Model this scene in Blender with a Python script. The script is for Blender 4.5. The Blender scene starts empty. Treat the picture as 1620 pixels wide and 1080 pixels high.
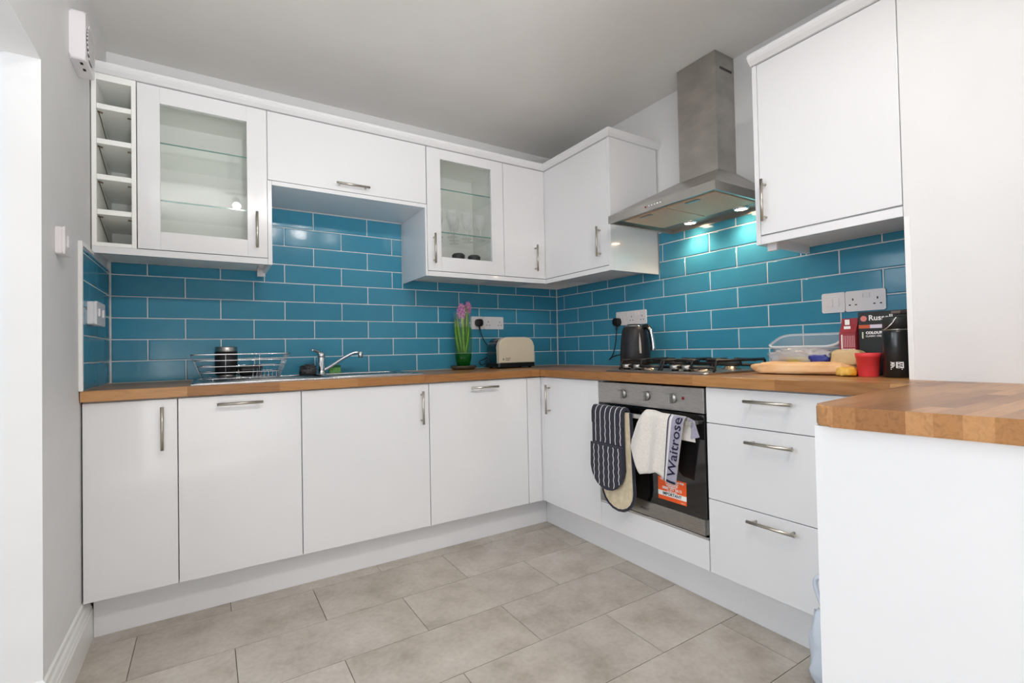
import bpy, bmesh, math, random
from mathutils import Vector, Matrix, noise

random.seed(7)
SC = bpy.context.scene
COL = SC.collection
PI = math.pi

# ------------------------------------------------------------------ camera
F_PX, CAM = 762.9851, Vector((-2.2441, -2.8957, 1.0286))
YAW, PITCH, ROLL = -.5645, .0171, -.0202
cy_, sy_ = math.cos(YAW), math.sin(YAW)
fw = Vector((-sy_*math.cos(PITCH), cy_*math.cos(PITCH), math.sin(PITCH)))
rt = Vector((cy_, sy_, 0)); up = rt.cross(fw)
r2 = rt*math.cos(ROLL) + up*math.sin(ROLL)
u2 = -rt*math.sin(ROLL) + up*math.cos(ROLL)
cam = bpy.data.objects.new('camera', bpy.data.cameras.new('camera'))
COL.objects.link(cam)
cam.matrix_world = Matrix(((r2.x, u2.x, -fw.x, CAM.x), (r2.y, u2.y, -fw.y, CAM.y), (r2.z, u2.z, -fw.z, CAM.z), (0, 0, 0, 1)))
cam.data.sensor_width = 36; cam.data.lens = F_PX/1620*36; cam.data.clip_start = .02
SC.camera = cam

# ------------------------------------------------------------------ world, lights, exposure
w = bpy.data.worlds.new('sky'); SC.world = w; w.use_nodes = True
w.node_tree.nodes['Background'].inputs[0].default_value = (.80, .90, 1.0, 1)
w.node_tree.nodes['Background'].inputs[1].default_value = 1.6
SC.view_settings.view_transform = 'Standard'; SC.view_settings.look = 'None'
SC.view_settings.gamma = 1; SC.view_settings.use_curve_mapping = False
SC.view_settings.exposure = 0.18
SC.cycles.use_denoising = True
SC.cycles.max_bounces = 10; SC.cycles.diffuse_bounces = 6; SC.cycles.transparent_max_bounces = 16
SC.cycles.sample_clamp_indirect = 6

def light(name, kind, loc, target, power, color=(1, 1, 1), **k):
    d = bpy.data.lights.new(name, kind); d.energy = power; d.color = color
    for a, v in k.items(): setattr(d, a, v)
    o = bpy.data.objects.new(name, d); COL.objects.link(o); o.location = loc
    o.rotation_euler = (Vector(target)-Vector(loc)).to_track_quat('-Z', 'Y').to_euler()
    return o
# side room's window daylight through the wide opening; the second one is added fill
light('side_room_light', 'AREA', (-4.42, -.95, 1.87), (0, -2.4, 1.2), 9, (.86, .94, 1.0), shape='RECTANGLE', size=1.2, size_y=.45)
light('side_room_light', 'AREA', (-4.42, -2.5, 1.45), (0, -1.6, 1.0), 19, (.86, .93, 1.0), shape='RECTANGLE', size=1.5, size_y=1.25)  # added to brighten the fronts on the right wall
# upward flash bounced off the ceiling; the other two spots are added fill
light('ceiling_fill', 'SPOT', (-2.1, -3.0, 1.35), (-1.95, -1.5, 2.3), 74, (.94, .972, 1.0), spot_size=1.2, spot_blend=.8, shadow_soft_size=.06)  # added fill, thrown onto the ceiling ahead
light('bounced_flash_up', 'SPOT', (-2.3, -3.12, 1.3), (-2.25, -3.3, 2.465), 152, (.94, .972, 1.0), spot_size=1.15, spot_blend=.6, shadow_soft_size=.06)
light('rear_fill', 'SPOT', (-2.2, -3.2, 1.2), (-2.6, -4.6, 0), 400, (.95, .975, 1.0), spot_size=1.6, spot_blend=.7, shadow_soft_size=.06)  # added fill from low behind the camera, for the base fronts
SPOTS = [(-2.02, -2.62), (-1.72, -2.62), (-1.42, -2.62), (-1.12, -2.62)]
SPOT_AIM = [(-1.9, -.9, .3), (-1.6, -.3, .9), (-1.0, -.8, .5), (-.5, -1.6, .6)]
SPOT_POWER = 12
HOOD_LAMPS = [(-.080, -1.262), (-.080, -1.548)]
HOOD_POWER = 5.5

# ------------------------------------------------------------------ materials
def lin(c):
    return tuple((v/12.92 if v <= .04045 else ((v+.055)/1.055)**2.4) for v in c)
def rgb(r, g, b): return lin((r/255, g/255, b/255)) + (1,)
MATS = {}
def mat(name, col, rough=.5, metal=0, spec=.5, coat=0, trans=0, ior=1.45, emit=None, estr=0, sheen=0):
    if name in MATS: return MATS[name]
    m = bpy.data.materials.new(name); m.use_nodes = True
    b = m.node_tree.nodes['Principled BSDF']
    b.inputs['Base Color'].default_value = col; b.inputs['Roughness'].default_value = rough
    b.inputs['Metallic'].default_value = metal; b.inputs['Specular IOR Level'].default_value = spec
    b.inputs['Coat Weight'].default_value = coat; b.inputs['Coat Roughness'].default_value = .04
    b.inputs['Transmission Weight'].default_value = trans; b.inputs['IOR'].default_value = ior
    b.inputs['Sheen Weight'].default_value = sheen
    if emit: b.inputs['Emission Color'].default_value = emit; b.inputs['Emission Strength'].default_value = estr
    MATS[name] = m; return m
def nt(m): return m.node_tree.nodes, m.node_tree.links, m.node_tree.nodes['Principled BSDF']
def add(N, t, **k):
    n = N.new(t)
    for a, v in k.items(): setattr(n, a, v)
    return n
def ramp(N, pts):
    r = N.new('ShaderNodeValToRGB'); e = r.color_ramp.elements
    e[0].position, e[0].color = pts[0]; e[1].position, e[1].color = pts[-1]
    for p, c in pts[1:-1]:
        x = e.new(p); x.color = c
    return r
def noisy(m, c1, c2, scale, detail=4, stretch=(1, 1, 1), bump=0, rough=None, coord='Position'):
    N, L, B = nt(m)
    if coord == 'Position': g = add(N, 'ShaderNodeNewGeometry'); out = g.outputs['Position']
    else: g = add(N, 'ShaderNodeTexCoord'); out = g.outputs[coord]
    mp = add(N, 'ShaderNodeMapping'); mp.inputs['Scale'].default_value = stretch; L.new(out, mp.inputs[0])
    n = add(N, 'ShaderNodeTexNoise'); n.inputs['Scale'].default_value = scale; n.inputs['Detail'].default_value = detail
    L.new(mp.outputs[0], n.inputs['Vector'])
    r = ramp(N, [(.3, c1), (.7, c2)]); L.new(n.outputs[0], r.inputs[0]); L.new(r.outputs[0], B.inputs['Base Color'])
    if bump:
        b = add(N, 'ShaderNodeBump'); b.inputs['Strength'].default_value = bump; b.inputs['Distance'].default_value = .002
        L.new(n.outputs[0], b.inputs['Height']); L.new(b.outputs[0], B.inputs['Normal'])
    return m
def clear(name, tint, gloss_rough=.02, ior=1.45, haze=0, hazecol=(1, 1, 1, 1)):
    """thin clear sheet: straight-through light plus a Fresnel reflection"""
    m = bpy.data.materials.new(name); m.use_nodes = True; N, L = m.node_tree.nodes, m.node_tree.links
    N.clear(); o = add(N, 'ShaderNodeOutputMaterial'); t = add(N, 'ShaderNodeBsdfTransparent'); t.inputs[0].default_value = tint
    g = add(N, 'ShaderNodeBsdfGlossy'); g.inputs['Roughness'].default_value = gloss_rough
    fr = add(N, 'ShaderNodeFresnel'); fr.inputs[0].default_value = ior
    ge = add(N, 'ShaderNodeNewGeometry'); f = add(N, 'ShaderNodeMath', operation='MULTIPLY_ADD')     # thin sheet: no reflection at the exit face
    inv = add(N, 'ShaderNodeMath', operation='SUBTRACT'); inv.inputs[0].default_value = 1; L.new(ge.outputs['Backfacing'], inv.inputs[1])
    L.new(fr.outputs[0], f.inputs[0]); L.new(inv.outputs[0], f.inputs[1]); f.inputs[2].default_value = 0
    base = t.outputs[0]
    if haze:
        d = add(N, 'ShaderNodeBsdfDiffuse'); d.inputs[0].default_value = hazecol
        x = add(N, 'ShaderNodeMixShader'); x.inputs[0].default_value = haze; L.new(t.outputs[0], x.inputs[1]); L.new(d.outputs[0], x.inputs[2]); base = x.outputs[0]
    mx = add(N, 'ShaderNodeMixShader'); L.new(f.outputs[0], mx.inputs[0]); L.new(base, mx.inputs[1]); L.new(g.outputs[0], mx.inputs[2])
    L.new(mx.outputs[0], o.inputs[0]); MATS[name] = m; return m

M_WALL = noisy(mat('wall_paint', rgb(231, 230, 230), .55, spec=.3), rgb(230, 229, 229), rgb(233, 232, 232), 6, bump=.04)
M_CEIL = noisy(mat('ceiling_paint', rgb(232, 230, 228), .8, spec=.2), rgb(231, 229, 226), rgb(234, 232, 229), 5, bump=.03)
M_TRIM = mat('white_satin', rgb(240, 239, 238), .3)
M_GLOSS = noisy(mat('white_gloss_lacquer', rgb(233, 233, 235), .16, coat=.5), rgb(232, 232, 234), rgb(234, 234, 236), 3)
M_WHITE = mat('white_melamine', rgb(238, 238, 237), .35)
M_SHELF = mat('white_melamine_inside', rgb(246, 247, 243), .45)
M_GROUT = noisy(mat('white_grout', rgb(214, 216, 216), .8), rgb(218, 220, 221), rgb(232, 234, 234), 40, bump=.2)
M_STEEL = noisy(mat('brushed_steel', rgb(172, 170, 167), .3, metal=1), rgb(160, 158, 155), rgb(182, 180, 177), 30, stretch=(1, 1, 14))
M_HOOD = noisy(mat('hood_steel', rgb(176, 172, 167), .33, metal=.9), rgb(168, 164, 159), rgb(192, 188, 182), 7, stretch=(1, 1, 2))
M_NICKEL = mat('satin_nickel', rgb(196, 190, 180), .28, metal=1)
M_CHROME = mat('chrome', rgb(225, 226, 228), .07, metal=1)
M_SINK = mat('sink_steel', rgb(205, 206, 208), .2, metal=1)
M_BLACK = mat('black_plastic', rgb(20, 20, 21), .35)
M_IRON = mat('cast_iron_enamel', rgb(24, 23, 24), .4)
M_OVENGLASS = mat('black_oven_glass', rgb(12, 12, 13), .06, coat=1)
M_PLAST = mat('white_plastic', rgb(232, 228, 230), .3)
M_DARK = mat('dark_slot', rgb(24, 22, 24), .7)
M_GLASS = clear('cabinet_glass', (.984, .99, .986, 1), .012, 1.75)
M_SHELFGLASS = clear('shelf_glass', (.98, .993, .988, 1), .01, 1.45)
M_EDGE = mat('green_glass_edge', rgb(96, 142, 134), .1)
M_WINE = clear('wine_glass', (.985, .99, .99, 1), .04, 1.6, .17, (.97, .99, .99, 1))
M_TUB = clear('frosted_tub', (.86, .88, .9, 1), .25, 1.4, .22, (.9, .9, .92, 1))
M_TUBRIM = clear('frosted_tub_rim', (.8, .82, .84, 1), .25, 1.4, .6, (.9, .9, .92, 1))
M_BAG = clear('crinkled_clear_film', (.85, .86, .88, 1), .1, 1.5, .35, (.85, .84, .86, 1))

def tile_mat():
    m = mat('teal_glaze', rgb(58, 126, 150), .13, spec=.35); N, L, B = nt(m)
    oi = add(N, 'ShaderNodeObjectInfo'); g = add(N, 'ShaderNodeNewGeometry')
    n = add(N, 'ShaderNodeTexNoise'); n.inputs['Scale'].default_value = 9; n.inputs['Detail'].default_value = 2; L.new(g.outputs['Position'], n.inputs['Vector'])
    a = add(N, 'ShaderNodeMath', operation='MULTIPLY_ADD'); a.inputs[1].default_value = .5; a.inputs[2].default_value = .0
    L.new(oi.outputs['Random'], a.inputs[0])
    b = add(N, 'ShaderNodeMath', operation='MULTIPLY_ADD'); b.inputs[1].default_value = .5; L.new(n.outputs[0], b.inputs[0]); L.new(a.outputs[0], b.inputs[2])
    r = ramp(N, [(.1, rgb(58, 136, 166)), (.9, rgb(70, 149, 178))]); L.new(b.outputs[0], r.inputs[0]); L.new(r.outputs[0], B.inputs['Base Color'])
    n2 = add(N, 'ShaderNodeTexNoise'); n2.inputs['Scale'].default_value = 14; L.new(g.outputs['Position'], n2.inputs['Vector'])
    bp = add(N, 'ShaderNodeBump'); bp.inputs['Strength'].default_value = .05; bp.inputs['Distance'].default_value = .01
    L.new(n2.outputs[0], bp.inputs['Height']); L.new(bp.outputs[0], B.inputs['Normal'])
    return m
M_TILE = tile_mat()

def floor_mat():
    m = mat('grey_stone_floor', rgb(176, 168, 160), .42, spec=.35); N, L, B = nt(m)
    g = add(N, 'ShaderNodeNewGeometry'); oi = add(N, 'ShaderNodeObjectInfo')
    ad = add(N, 'ShaderNodeVectorMath', operation='MULTIPLY_ADD'); ad.inputs[1].default_value = (1, 1, 1)
    sc = add(N, 'ShaderNodeVectorMath', operation='SCALE'); sc.inputs['Scale'].default_value = 37
    cb = add(N, 'ShaderNodeCombineXYZ'); L.new(oi.outputs['Random'], cb.inputs[0]); L.new(oi.outputs['Random'], cb.inputs[1])
    L.new(cb.outputs[0], sc.inputs[0]); L.new(g.outputs['Position'], ad.inputs[0]); L.new(sc.outputs[0], ad.inputs[2])
    n1 = add(N, 'ShaderNodeTexNoise'); n1.inputs['Scale'].default_value = 4.5; n1.inputs['Detail'].default_value = 7; n1.inputs['Roughness'].default_value = .65
    L.new(ad.outputs[0], n1.inputs['Vector'])
    r1 = ramp(N, [(.28, rgb(164, 154, 141)), (.5, rgb(191, 183, 173)), (.72, rgb(206, 199, 190))]); L.new(n1.outputs[0], r1.inputs[0])
    n2 = add(N, 'ShaderNodeTexNoise'); n2.inputs['Scale'].default_value = 60; n2.inputs['Detail'].default_value = 5; L.new(g.outputs['Position'], n2.inputs['Vector'])
    r2_ = ramp(N, [(.3, (.8, .79, .78, 1)), (.62, (1, 1, 1, 1))]); L.new(n2.outputs[0], r2_.inputs[0])
    mx = add(N, 'ShaderNodeMix', data_type='RGBA', blend_type='MULTIPLY'); mx.inputs[0].default_value = .5
    L.new(r1.outputs[0], mx.inputs[6]); L.new(r2_.outputs[0], mx.inputs[7])
    hs = add(N, 'ShaderNodeHueSaturation'); mr = add(N, 'ShaderNodeMapRange'); mr.inputs[3].default_value = .94; mr.inputs[4].default_value = 1.05
    L.new(oi.outputs['Random'], mr.inputs[0]); L.new(mr.outputs[0], hs.inputs['Value']); L.new(mx.outputs[2], hs.inputs['Color'])
    L.new(hs.outputs[0], B.inputs['Base Color'])
    return m
M_FLOOR = floor_mat()
M_JOINT = mat('dark_floor_joint', rgb(112, 106, 100), .8)

def wood_mat(name, along):
    m = mat(name, rgb(150, 105, 65), .3, spec=.4); N, L, B = nt(m)
    g = add(N, 'ShaderNodeNewGeometry'); s = add(N, 'ShaderNodeSeparateXYZ'); c = add(N, 'ShaderNodeCombineXYZ')
    L.new(g.outputs['Position'], s.inputs[0])
    L.new(s.outputs[0 if along == 'x' else 1], c.inputs[0]); L.new(s.outputs[1 if along == 'x' else 0], c.inputs[1])
    br = add(N, 'ShaderNodeTexBrick'); br.offset = .43; br.offset_frequency = 2
    br.inputs['Scale'].default_value = 1; br.inputs['Brick Width'].default_value = .33; br.inputs['Row Height'].default_value = .036
    br.inputs['Mortar Size'].default_value = .0; br.inputs['Bias'].default_value = -.1
    br.inputs['Color1'].default_value = (0, 0, 0, 1); br.inputs['Color2'].default_value = (1, 1, 1, 1)
    L.new(c.outputs[0], br.inputs['Vector'])
    r = ramp(N, [(.0, rgb(146, 98, 56)), (.25, rgb(184, 133, 82)), (.5, rgb(160, 111, 66)), (.75, rgb(198, 149, 97)), (1, rgb(172, 119, 78))]); L.new(br.outputs['Color'], r.inputs[0])
    mp = add(N, 'ShaderNodeMapping'); mp.inputs['Scale'].default_value = (5, 60, 60) if along == 'x' else (60, 5, 60)
    L.new(g.outputs['Position'], mp.inputs[0])
    ad = add(N, 'ShaderNodeVectorMath', operation='ADD'); sc = add(N, 'ShaderNodeVectorMath', operation='SCALE'); sc.inputs['Scale'].default_value = 19
    L.new(br.outputs['Color'], sc.inputs[0]); L.new(mp.outputs[0], ad.inputs[0]); L.new(sc.outputs[0], ad.inputs[1])
    n = add(N, 'ShaderNodeTexNoise'); n.inputs['Scale'].default_value = 1.3; n.inputs['Detail'].default_value = 6; n.inputs['Distortion'].default_value = 1.2
    L.new(ad.outputs[0], n.inputs['Vector'])
    r2_ = ramp(N, [(.3, (.72, .68, .64, 1)), (.55, (1, 1, 1, 1)), (.8, (.9, .88, .86, 1))]); L.new(n.outputs[0], r2_.inputs[0])
    mx = add(N, 'ShaderNodeMix', data_type='RGBA', blend_type='MULTIPLY'); mx.inputs[0].default_value = .85
    L.new(r.outputs[0], mx.inputs[6]); L.new(r2_.outputs[0], mx.inputs[7]); L.new(mx.outputs[2], B.inputs['Base Color'])
    return m
M_OAKX, M_OAKY = wood_mat('oak_block_x', 'x'), wood_mat('oak_block_y', 'y')

# ------------------------------------------------------------------ mesh helpers
def V(*a): return Vector(a)
def bx(bm, x0, x1, y0, y1, z0, z1, bev=0, mi=0, seg=2):
    x0, x1 = sorted((x0, x1)); y0, y1 = sorted((y0, y1)); z0, z1 = sorted((z0, z1))
    v = [bm.verts.new((x, y, z)) for x in (x0, x1) for y in (y0, y1) for z in (z0, z1)]
    fs = [bm.faces.new([v[i] for i in q]) for q in ((0, 1, 3, 2), (4, 6, 7, 5), (0, 4, 5, 1), (2, 3, 7, 6), (0, 2, 6, 4), (1, 5, 7, 3))]
    for f in fs: f.material_index = mi
    if bev:
        es = list({e for f in fs for e in f.edges})
        r = bmesh.ops.bevel(bm, geom=es, offset=bev, segments=seg, profile=.5, affect='EDGES', clamp_overlap=True)
        for f in r['faces']: f.material_index = mi
    return fs
def frame(d):
    d = d.normalized(); a = V(0, 0, 1) if abs(d.z) < .9 else V(1, 0, 0)
    u = d.cross(a).normalized(); return u, d.cross(u)
def tube(bm, pts, r, n=8, mi=0, cap=True):
    pts = [Vector(p) for p in pts]; rs = r if isinstance(r, (list, tuple)) else [r]*len(pts)
    rings = []; u = None
    for i, p in enumerate(pts):
        d = (pts[min(i+1, len(pts)-1)]-pts[max(i-1, 0)]).normalized()
        if u is None: u, vv = frame(d)
        else: u = (u-d*u.dot(d)).normalized()
        vv = d.cross(u)
        rings.append([bm.verts.new(p+(u*math.cos(2*PI*k/n)+vv*math.sin(2*PI*k/n))*rs[i]) for k in range(n)])
    for a, b in zip(rings, rings[1:]):
        for k in range(n):
            f = bm.faces.new((a[k], a[(k+1) % n], b[(k+1) % n], b[k])); f.material_index = mi; f.smooth = True
    if cap:
        for q in (rings[0][::-1], rings[-1]): bm.faces.new(q).material_index = mi
def lathe(bm, prof, c, n=24, mi=0, axis='z', sx=1, sy=1, cap=True):
    """prof: (radius, height) list; around an axis through c"""
    def P(r, h, a):
        x, y = r*math.cos(a)*sx, r*math.sin(a)*sy
        q = {'z': (x, y, h), 'x': (h, x, y), 'y': (y, h, x)}[axis]
        return V(*q)+Vector(c)
    rings = []
    for r, h in prof:
        if r < 1e-6: rings.append([bm.verts.new(P(0, h, 0))])
        else: rings.append([bm.verts.new(P(r, h, 2*PI*k/n)) for k in range(n)])
    for a, b in zip(rings, rings[1:]):
        for k in range(n):
            k2 = (k+1) % n
            if len(a) == 1 and len(b) == 1: continue
            q = (a[0], b[k2], b[k]) if len(a) == 1 else (a[k], a[k2], b[0]) if len(b) == 1 else (a[k], a[k2], b[k2], b[k])
            f = bm.faces.new(q); f.smooth = True; f.material_index = mi
    if cap:
        for q in (rings[0], rings[-1]):
            if len(q) > 2: bm.faces.new(q).material_index = mi
def prism(bm, poly, z0, z1, bev=0, mi=0, axes='xyz', seg=2):
    """extrude a polygon; axes says which world axes hold (p, q, extrusion)"""
    def P(p, q, h):
        d = dict(zip(axes, (p, q, h))); return (d['x'], d['y'], d['z'])
    a = [bm.verts.new(P(p, q, z0)) for p, q in poly]; b = [bm.verts.new(P(p, q, z1)) for p, q in poly]
    n = len(poly); fs = [bm.faces.new(a[::-1]), bm.faces.new(b)]
    for i in range(n): fs.append(bm.faces.new((a[i], a[(i+1) % n], b[(i+1) % n], b[i])))
    for f in fs: f.material_index = mi
    if bev:
        es = list(fs[0].edges)+list(fs[1].edges)
        r = bmesh.ops.bevel(bm, geom=es, offset=bev, segments=seg, profile=.5, affect='EDGES', clamp_overlap=True)
        for f in r['faces']: f.material_index = mi
def rrect(x0, x1, y0, y1, r, n=5):
    out = []
    for cx, cy, a in ((x1-r, y1-r, 0), (x0+r, y1-r, PI/2), (x0+r, y0+r, PI), (x1-r, y0+r, 1.5*PI)):
        out += [(cx+r*math.cos(a+PI/2*k/n), cy+r*math.sin(a+PI/2*k/n)) for k in range(n+1)]
    return out
def lump(bm, c, r, amp=.15, freq=6, seed=0, n=18, e=.6, mi=0, flat=True):
    """a crumpled pillow: superellipsoid with noise; flat bottom"""
    rings = []
    def s(v): return math.copysign(abs(v)**e, v)
    for i in range(n+1):
        th = -PI/2+PI*i/n; ring = []
        for k in range(2*n):
            ph = PI*k/n
            d = V(s(math.cos(th))*s(math.cos(ph)), s(math.cos(th))*s(math.sin(ph)), s(math.sin(th)))
            f = 1+amp*noise.noise(d*freq*.3+V(seed*7.1, seed*3.3, 0))+amp*.6*noise.noise(d*freq+V(seed, 0, seed))
            p = V(d.x*r[0]*f, d.y*r[1]*f, d.z*r[2]*f)
            if flat and p.z < -r[2]*.8: p.z = -r[2]*.8
            ring.append(p+Vector(c))
        rings.append(ring)
    vs = [[bm.verts.new(rings[0][0])]]+[[bm.verts.new(p) for p in q] for q in rings[1:-1]]+[[bm.verts.new(rings[-1][0])]]
    for a, b in zip(vs, vs[1:]):
        for k in range(2*n):
            k2 = (k+1) % (2*n)
            q = (a[0], b[k2], b[k]) if len(a) == 1 else (a[k], a[k2], b[0]) if len(b) == 1 else (a[k], a[k2], b[k2], b[k])
            f = bm.faces.new(q); f.smooth = True; f.material_index = mi
def smooth_path(p, n=6):
    p = [Vector(q) for q in p]; out = []
    for i in range(len(p)-1):
        a, b, c, d = p[max(i-1, 0)], p[i], p[i+1], p[min(i+2, len(p)-1)]
        for k in range(n):
            t_ = k/n; out.append(.5*((2*b)+(c-a)*t_+(2*a-5*b+4*c-d)*t_*t_+(3*b-a-3*c+d)*t_**3))
    return out+[p[-1]]
def BM(): return bmesh.new()
ORG = {}
def obj(name, bm, m, parent=None, smooth=False):
    """link bm as one mesh object whose origin is its base centre"""
    bmesh.ops.recalc_face_normals(bm, faces=bm.faces[:])
    co = [v.co for v in bm.verts]
    lo = [min(c[i] for c in co) for i in range(3)]; hi = [max(c[i] for c in co) for i in range(3)]
    o_ = V((lo[0]+hi[0])/2, (lo[1]+hi[1])/2, lo[2]); bmesh.ops.translate(bm, verts=bm.verts[:], vec=-o_)
    me = bpy.data.meshes.new(name); bm.to_mesh(me); bm.free()
    for x in (m if isinstance(m, (list, tuple)) else [m]): me.materials.append(x)
    if smooth: me.polygons.foreach_set('use_smooth', [True]*len(me.polygons))
    return link(name, me, o_, parent)
def link(name, me, world, parent=None):
    o = bpy.data.objects.new(name, me); COL.objects.link(o)
    world = Vector(world); ORG[o.name] = world
    if parent: o.parent = parent; o.location = world-ORG[parent.name]
    else: o.location = world
    return o
def tag(o, label, cat, group=None):
    o['label'] = label; o['category'] = cat; o['kind'] = 'thing'
    if group: o['group'] = group
    return o
def thing(name, label, cat, loc, group=None):
    return tag(link(name, None, loc), label, cat, group)
def struct(o): o['kind'] = 'structure'; return o
def stuff(o): o['kind'] = 'stuff'; return o
def copy_tree(o, loc, label=None):
    c = o.copy(); COL.objects.link(c); c.location = loc
    if label: c['label'] = label
    for ch in o.children:
        d = ch.copy(); COL.objects.link(d); d.parent = c
        for g in ch.children:
            h = g.copy(); COL.objects.link(h); h.parent = d
    return c
def text_bm(body, size, shear=0, bold=0):
    """flat lettering as a mesh lying in local x/y, centred on its own box"""
    cu = bpy.data.curves.new('lettering', 'FONT'); cu.body = body; cu.size = size; cu.offset = bold; cu.resolution_u = 2
    cu.align_x = 'CENTER'; cu.align_y = 'CENTER'; cu.extrude = .0
    o = bpy.data.objects.new('lettering', cu); COL.objects.link(o); dg = bpy.context.evaluated_depsgraph_get(); dg.update()
    me = bpy.data.meshes.new_from_object(o.evaluated_get(dg)); bm = BM(); bm.from_mesh(me)
    bpy.data.objects.remove(o); bpy.data.curves.remove(cu); bpy.data.meshes.remove(me); return bm
def place(bm, origin, ux, uy):
    """map local x to ux, local y to uy, at origin"""
    ux, uy = Vector(ux).normalized(), Vector(uy).normalized(); n = ux.cross(uy)
    bm.transform(Matrix(((ux.x, uy.x, n.x, origin[0]), (ux.y, uy.y, n.y, origin[1]), (ux.z, uy.z, n.z, origin[2]), (0, 0, 0, 1)))); return bm
def face_text(name, body, size, origin, ux, m, parent, bold=0, uy=(0, 0, 1)):
    return obj(name, place(text_bm(body, size, bold=bold), origin, ux, uy), m, parent)

# ------------------------------------------------------------------ room shell
ZF, ZC, ZT = -.02, 2.4653, .91
XL, XP, YP = -2.632, -.389, -2.283      # left wall, pier face, pier start
YJ = -1.06                              # left wall ends here: wide opening
bm = BM(); bx(bm, -4.6, .12, -5.3, .12, ZF-.14, ZF-.004); floor = struct(obj('floor', bm, M_JOINT))
bm = BM(); bx(bm, -4.6, .12, -5.3, .12, ZC, ZC+.1); struct(obj('ceiling', bm, M_CEIL))
bm = BM(); bx(bm, -4.6, .12, 0, .12, ZF-.01, ZC); wall_back = struct(obj('wall_back', bm, M_WALL))
bm = BM(); bx(bm, 0, .12, -2.4, 0, ZF-.01, ZC); wall_right = struct(obj('wall_right', bm, M_WALL))
bm = BM(); bx(bm, XP, .12, -5.3, YP, ZF-.01, ZC); struct(obj('wall_pier', bm, M_WALL))
bm = BM()
bx(bm, XL-.075, XL, YJ, 0, ZF-.01, ZC); bx(bm, XL-.12, XL-.075, YJ+.02, 0, ZF-.01, ZC)
bx(bm, XL-.12, XL, -3.9, YJ, 1.872, ZC); bx(bm, XL-.12, XL, -5.3, -3.9, ZF-.01, ZC)
struct(obj('wall_left', bm, M_WALL))
# plain wall behind the camera, and the side room's outer walls with window holes
def wall_with_hole(name, ax, at, thick, a0, a1, h0, h1, b0, b1):
    bm = BM()
    for p0, p1, q0, q1 in ((a0, h0, ZF-.01, ZC), (h1, a1, ZF-.01, ZC), (h0, h1, ZF-.01, b0), (h0, h1, b1, ZC)):
        if ax == 'y': bx(bm, p0, p1, at-thick, at, q0, q1)
        else: bx(bm, at-thick, at, p0, p1, q0, q1)
    return struct(obj(name, bm, M_WALL))
bm = BM(); bx(bm, -4.6, XP, -5.2, -5.0, ZF-.01, ZC); struct(obj('wall_front', bm, M_WALL))
wall_with_hole('wall_side_room', 'x', -4.4, .2, -1.6, .1, -1.57, -.33, .78, 2.12)
wall_with_hole('wall_side_room_rear', 'x', -4.4, .2, -5.3, -1.6, -3.28, -1.72, .78, 2.12)
def window(name, ax, at, p0, p1, q0, q1, bars):
    bm = BM(); t = .05
    def B(a0, a1, b0, b1):
        if ax == 'y': bx(bm, a0, a1, at-.06, at, b0, b1, .004)
        else: bx(bm, at-.06, at, a0, a1, b0, b1, .004)
    B(p0, p1, q0, q0+t); B(p0, p1, q1-t, q1); B(p0, p0+t, q0+t, q1-t); B(p1-t, p1, q0+t, q1-t)
    for k in range(1, bars):
        c = p0+(p1-p0)*k/bars; B(c-t/2, c+t/2, q0+t, q1-t)
    return struct(obj(name, bm, M_TRIM))
window('window_1', 'x', -4.5, -1.57, -.33, .78, 2.12, 2)
window('added_window', 'x', -4.5, -3.28, -1.72, .78, 2.12, 2)  # unseen window, added to carry the second side light

# floor tiles: half-bond rows, every tile its own piece
def tile_piece(name, me_cache, key, dims, world, parent, m, build):
    if key not in me_cache:
        bm = BM(); build(bm, dims); me = bpy.data.meshes.new(name); bmesh.ops.recalc_face_normals(bm, faces=bm.faces[:]); bm.to_mesh(me); bm.free(); me.materials.append(m); me_cache[key] = me
    return link(name, me_cache[key], world, parent)
def floor_tile(bm, d): bx(bm, -d[0]/2, d[0]/2, -d[1]/2, d[1]/2, -.006, 0)
FC = {}
rows = [0.0, -.292, -.582, -.878, -1.170, -1.457, -1.750, -2.034, -2.325, -2.617, -2.91, -3.2]
PITCH_X, GAP = .6205, .0026
for i in range(len(rows)-1):
    y1, y0 = rows[i], rows[i+1]
    off = -.612 if i % 2 == 0 else -.926
    k = 1
    while True:
        x1 = off+PITCH_X*k; x0 = x1-PITCH_X; k -= 1
        a, b = max(x0, XL), min(x1, 0)
        if x1 < XL: break
        if b-a < .02: continue
        d = (round(b-a-GAP, 4), round(y1-y0-GAP, 4))
        tile_piece('tile', FC, d, d, ((a+b)/2, (y0+y1)/2, ZF), floor, M_FLOOR, floor_tile)
bm = BM(); bx(bm, -4.4, XL, -5.0, 0, ZF-.005, ZF-.001); bx(bm, XL, XP, -5.0, -3.2, ZF-.005, ZF-.001)
obj('distant_floor_covering', bm, M_FLOOR, floor)

# ------------------------------------------------------------------ wall tiles (metro, half-bond), each a piece
PZ, TG = .1017, .0038
def wall_tile_mesh(bm, d):
    w_, h_, ax = d[0], d[1], d[2]
    t0, t1, e = .004, .0095, .0045        # base depth, face depth, pillowed edge
    n = 3
    loops = [(0, 0), (0, t0)]+[(e*(1-math.cos(PI/2*k/n)), t0+(t1-t0)*math.sin(PI/2*k/n)) for k in range(1, n+1)]
    def P(a, b, t): return (a, -t, b) if ax == 'y' else (-t, a, b) if ax == 'x' else (t, a, b)
    rings = []
    for s, t in loops:
        a, b = w_/2-s, h_/2-s
        rings.append([bm.verts.new(P(p, q, t)) for p, q in ((-a, -b), (a, -b), (a, b), (-a, b))])
    for r, q in zip(rings, rings[1:]):
        for k in range(4):
            f = bm.faces.new((r[k], r[(k+1) % 4], q[(k+1) % 4], q[k])); f.smooth = True
    bm.faces.new(rings[-1])
TC = {}
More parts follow.
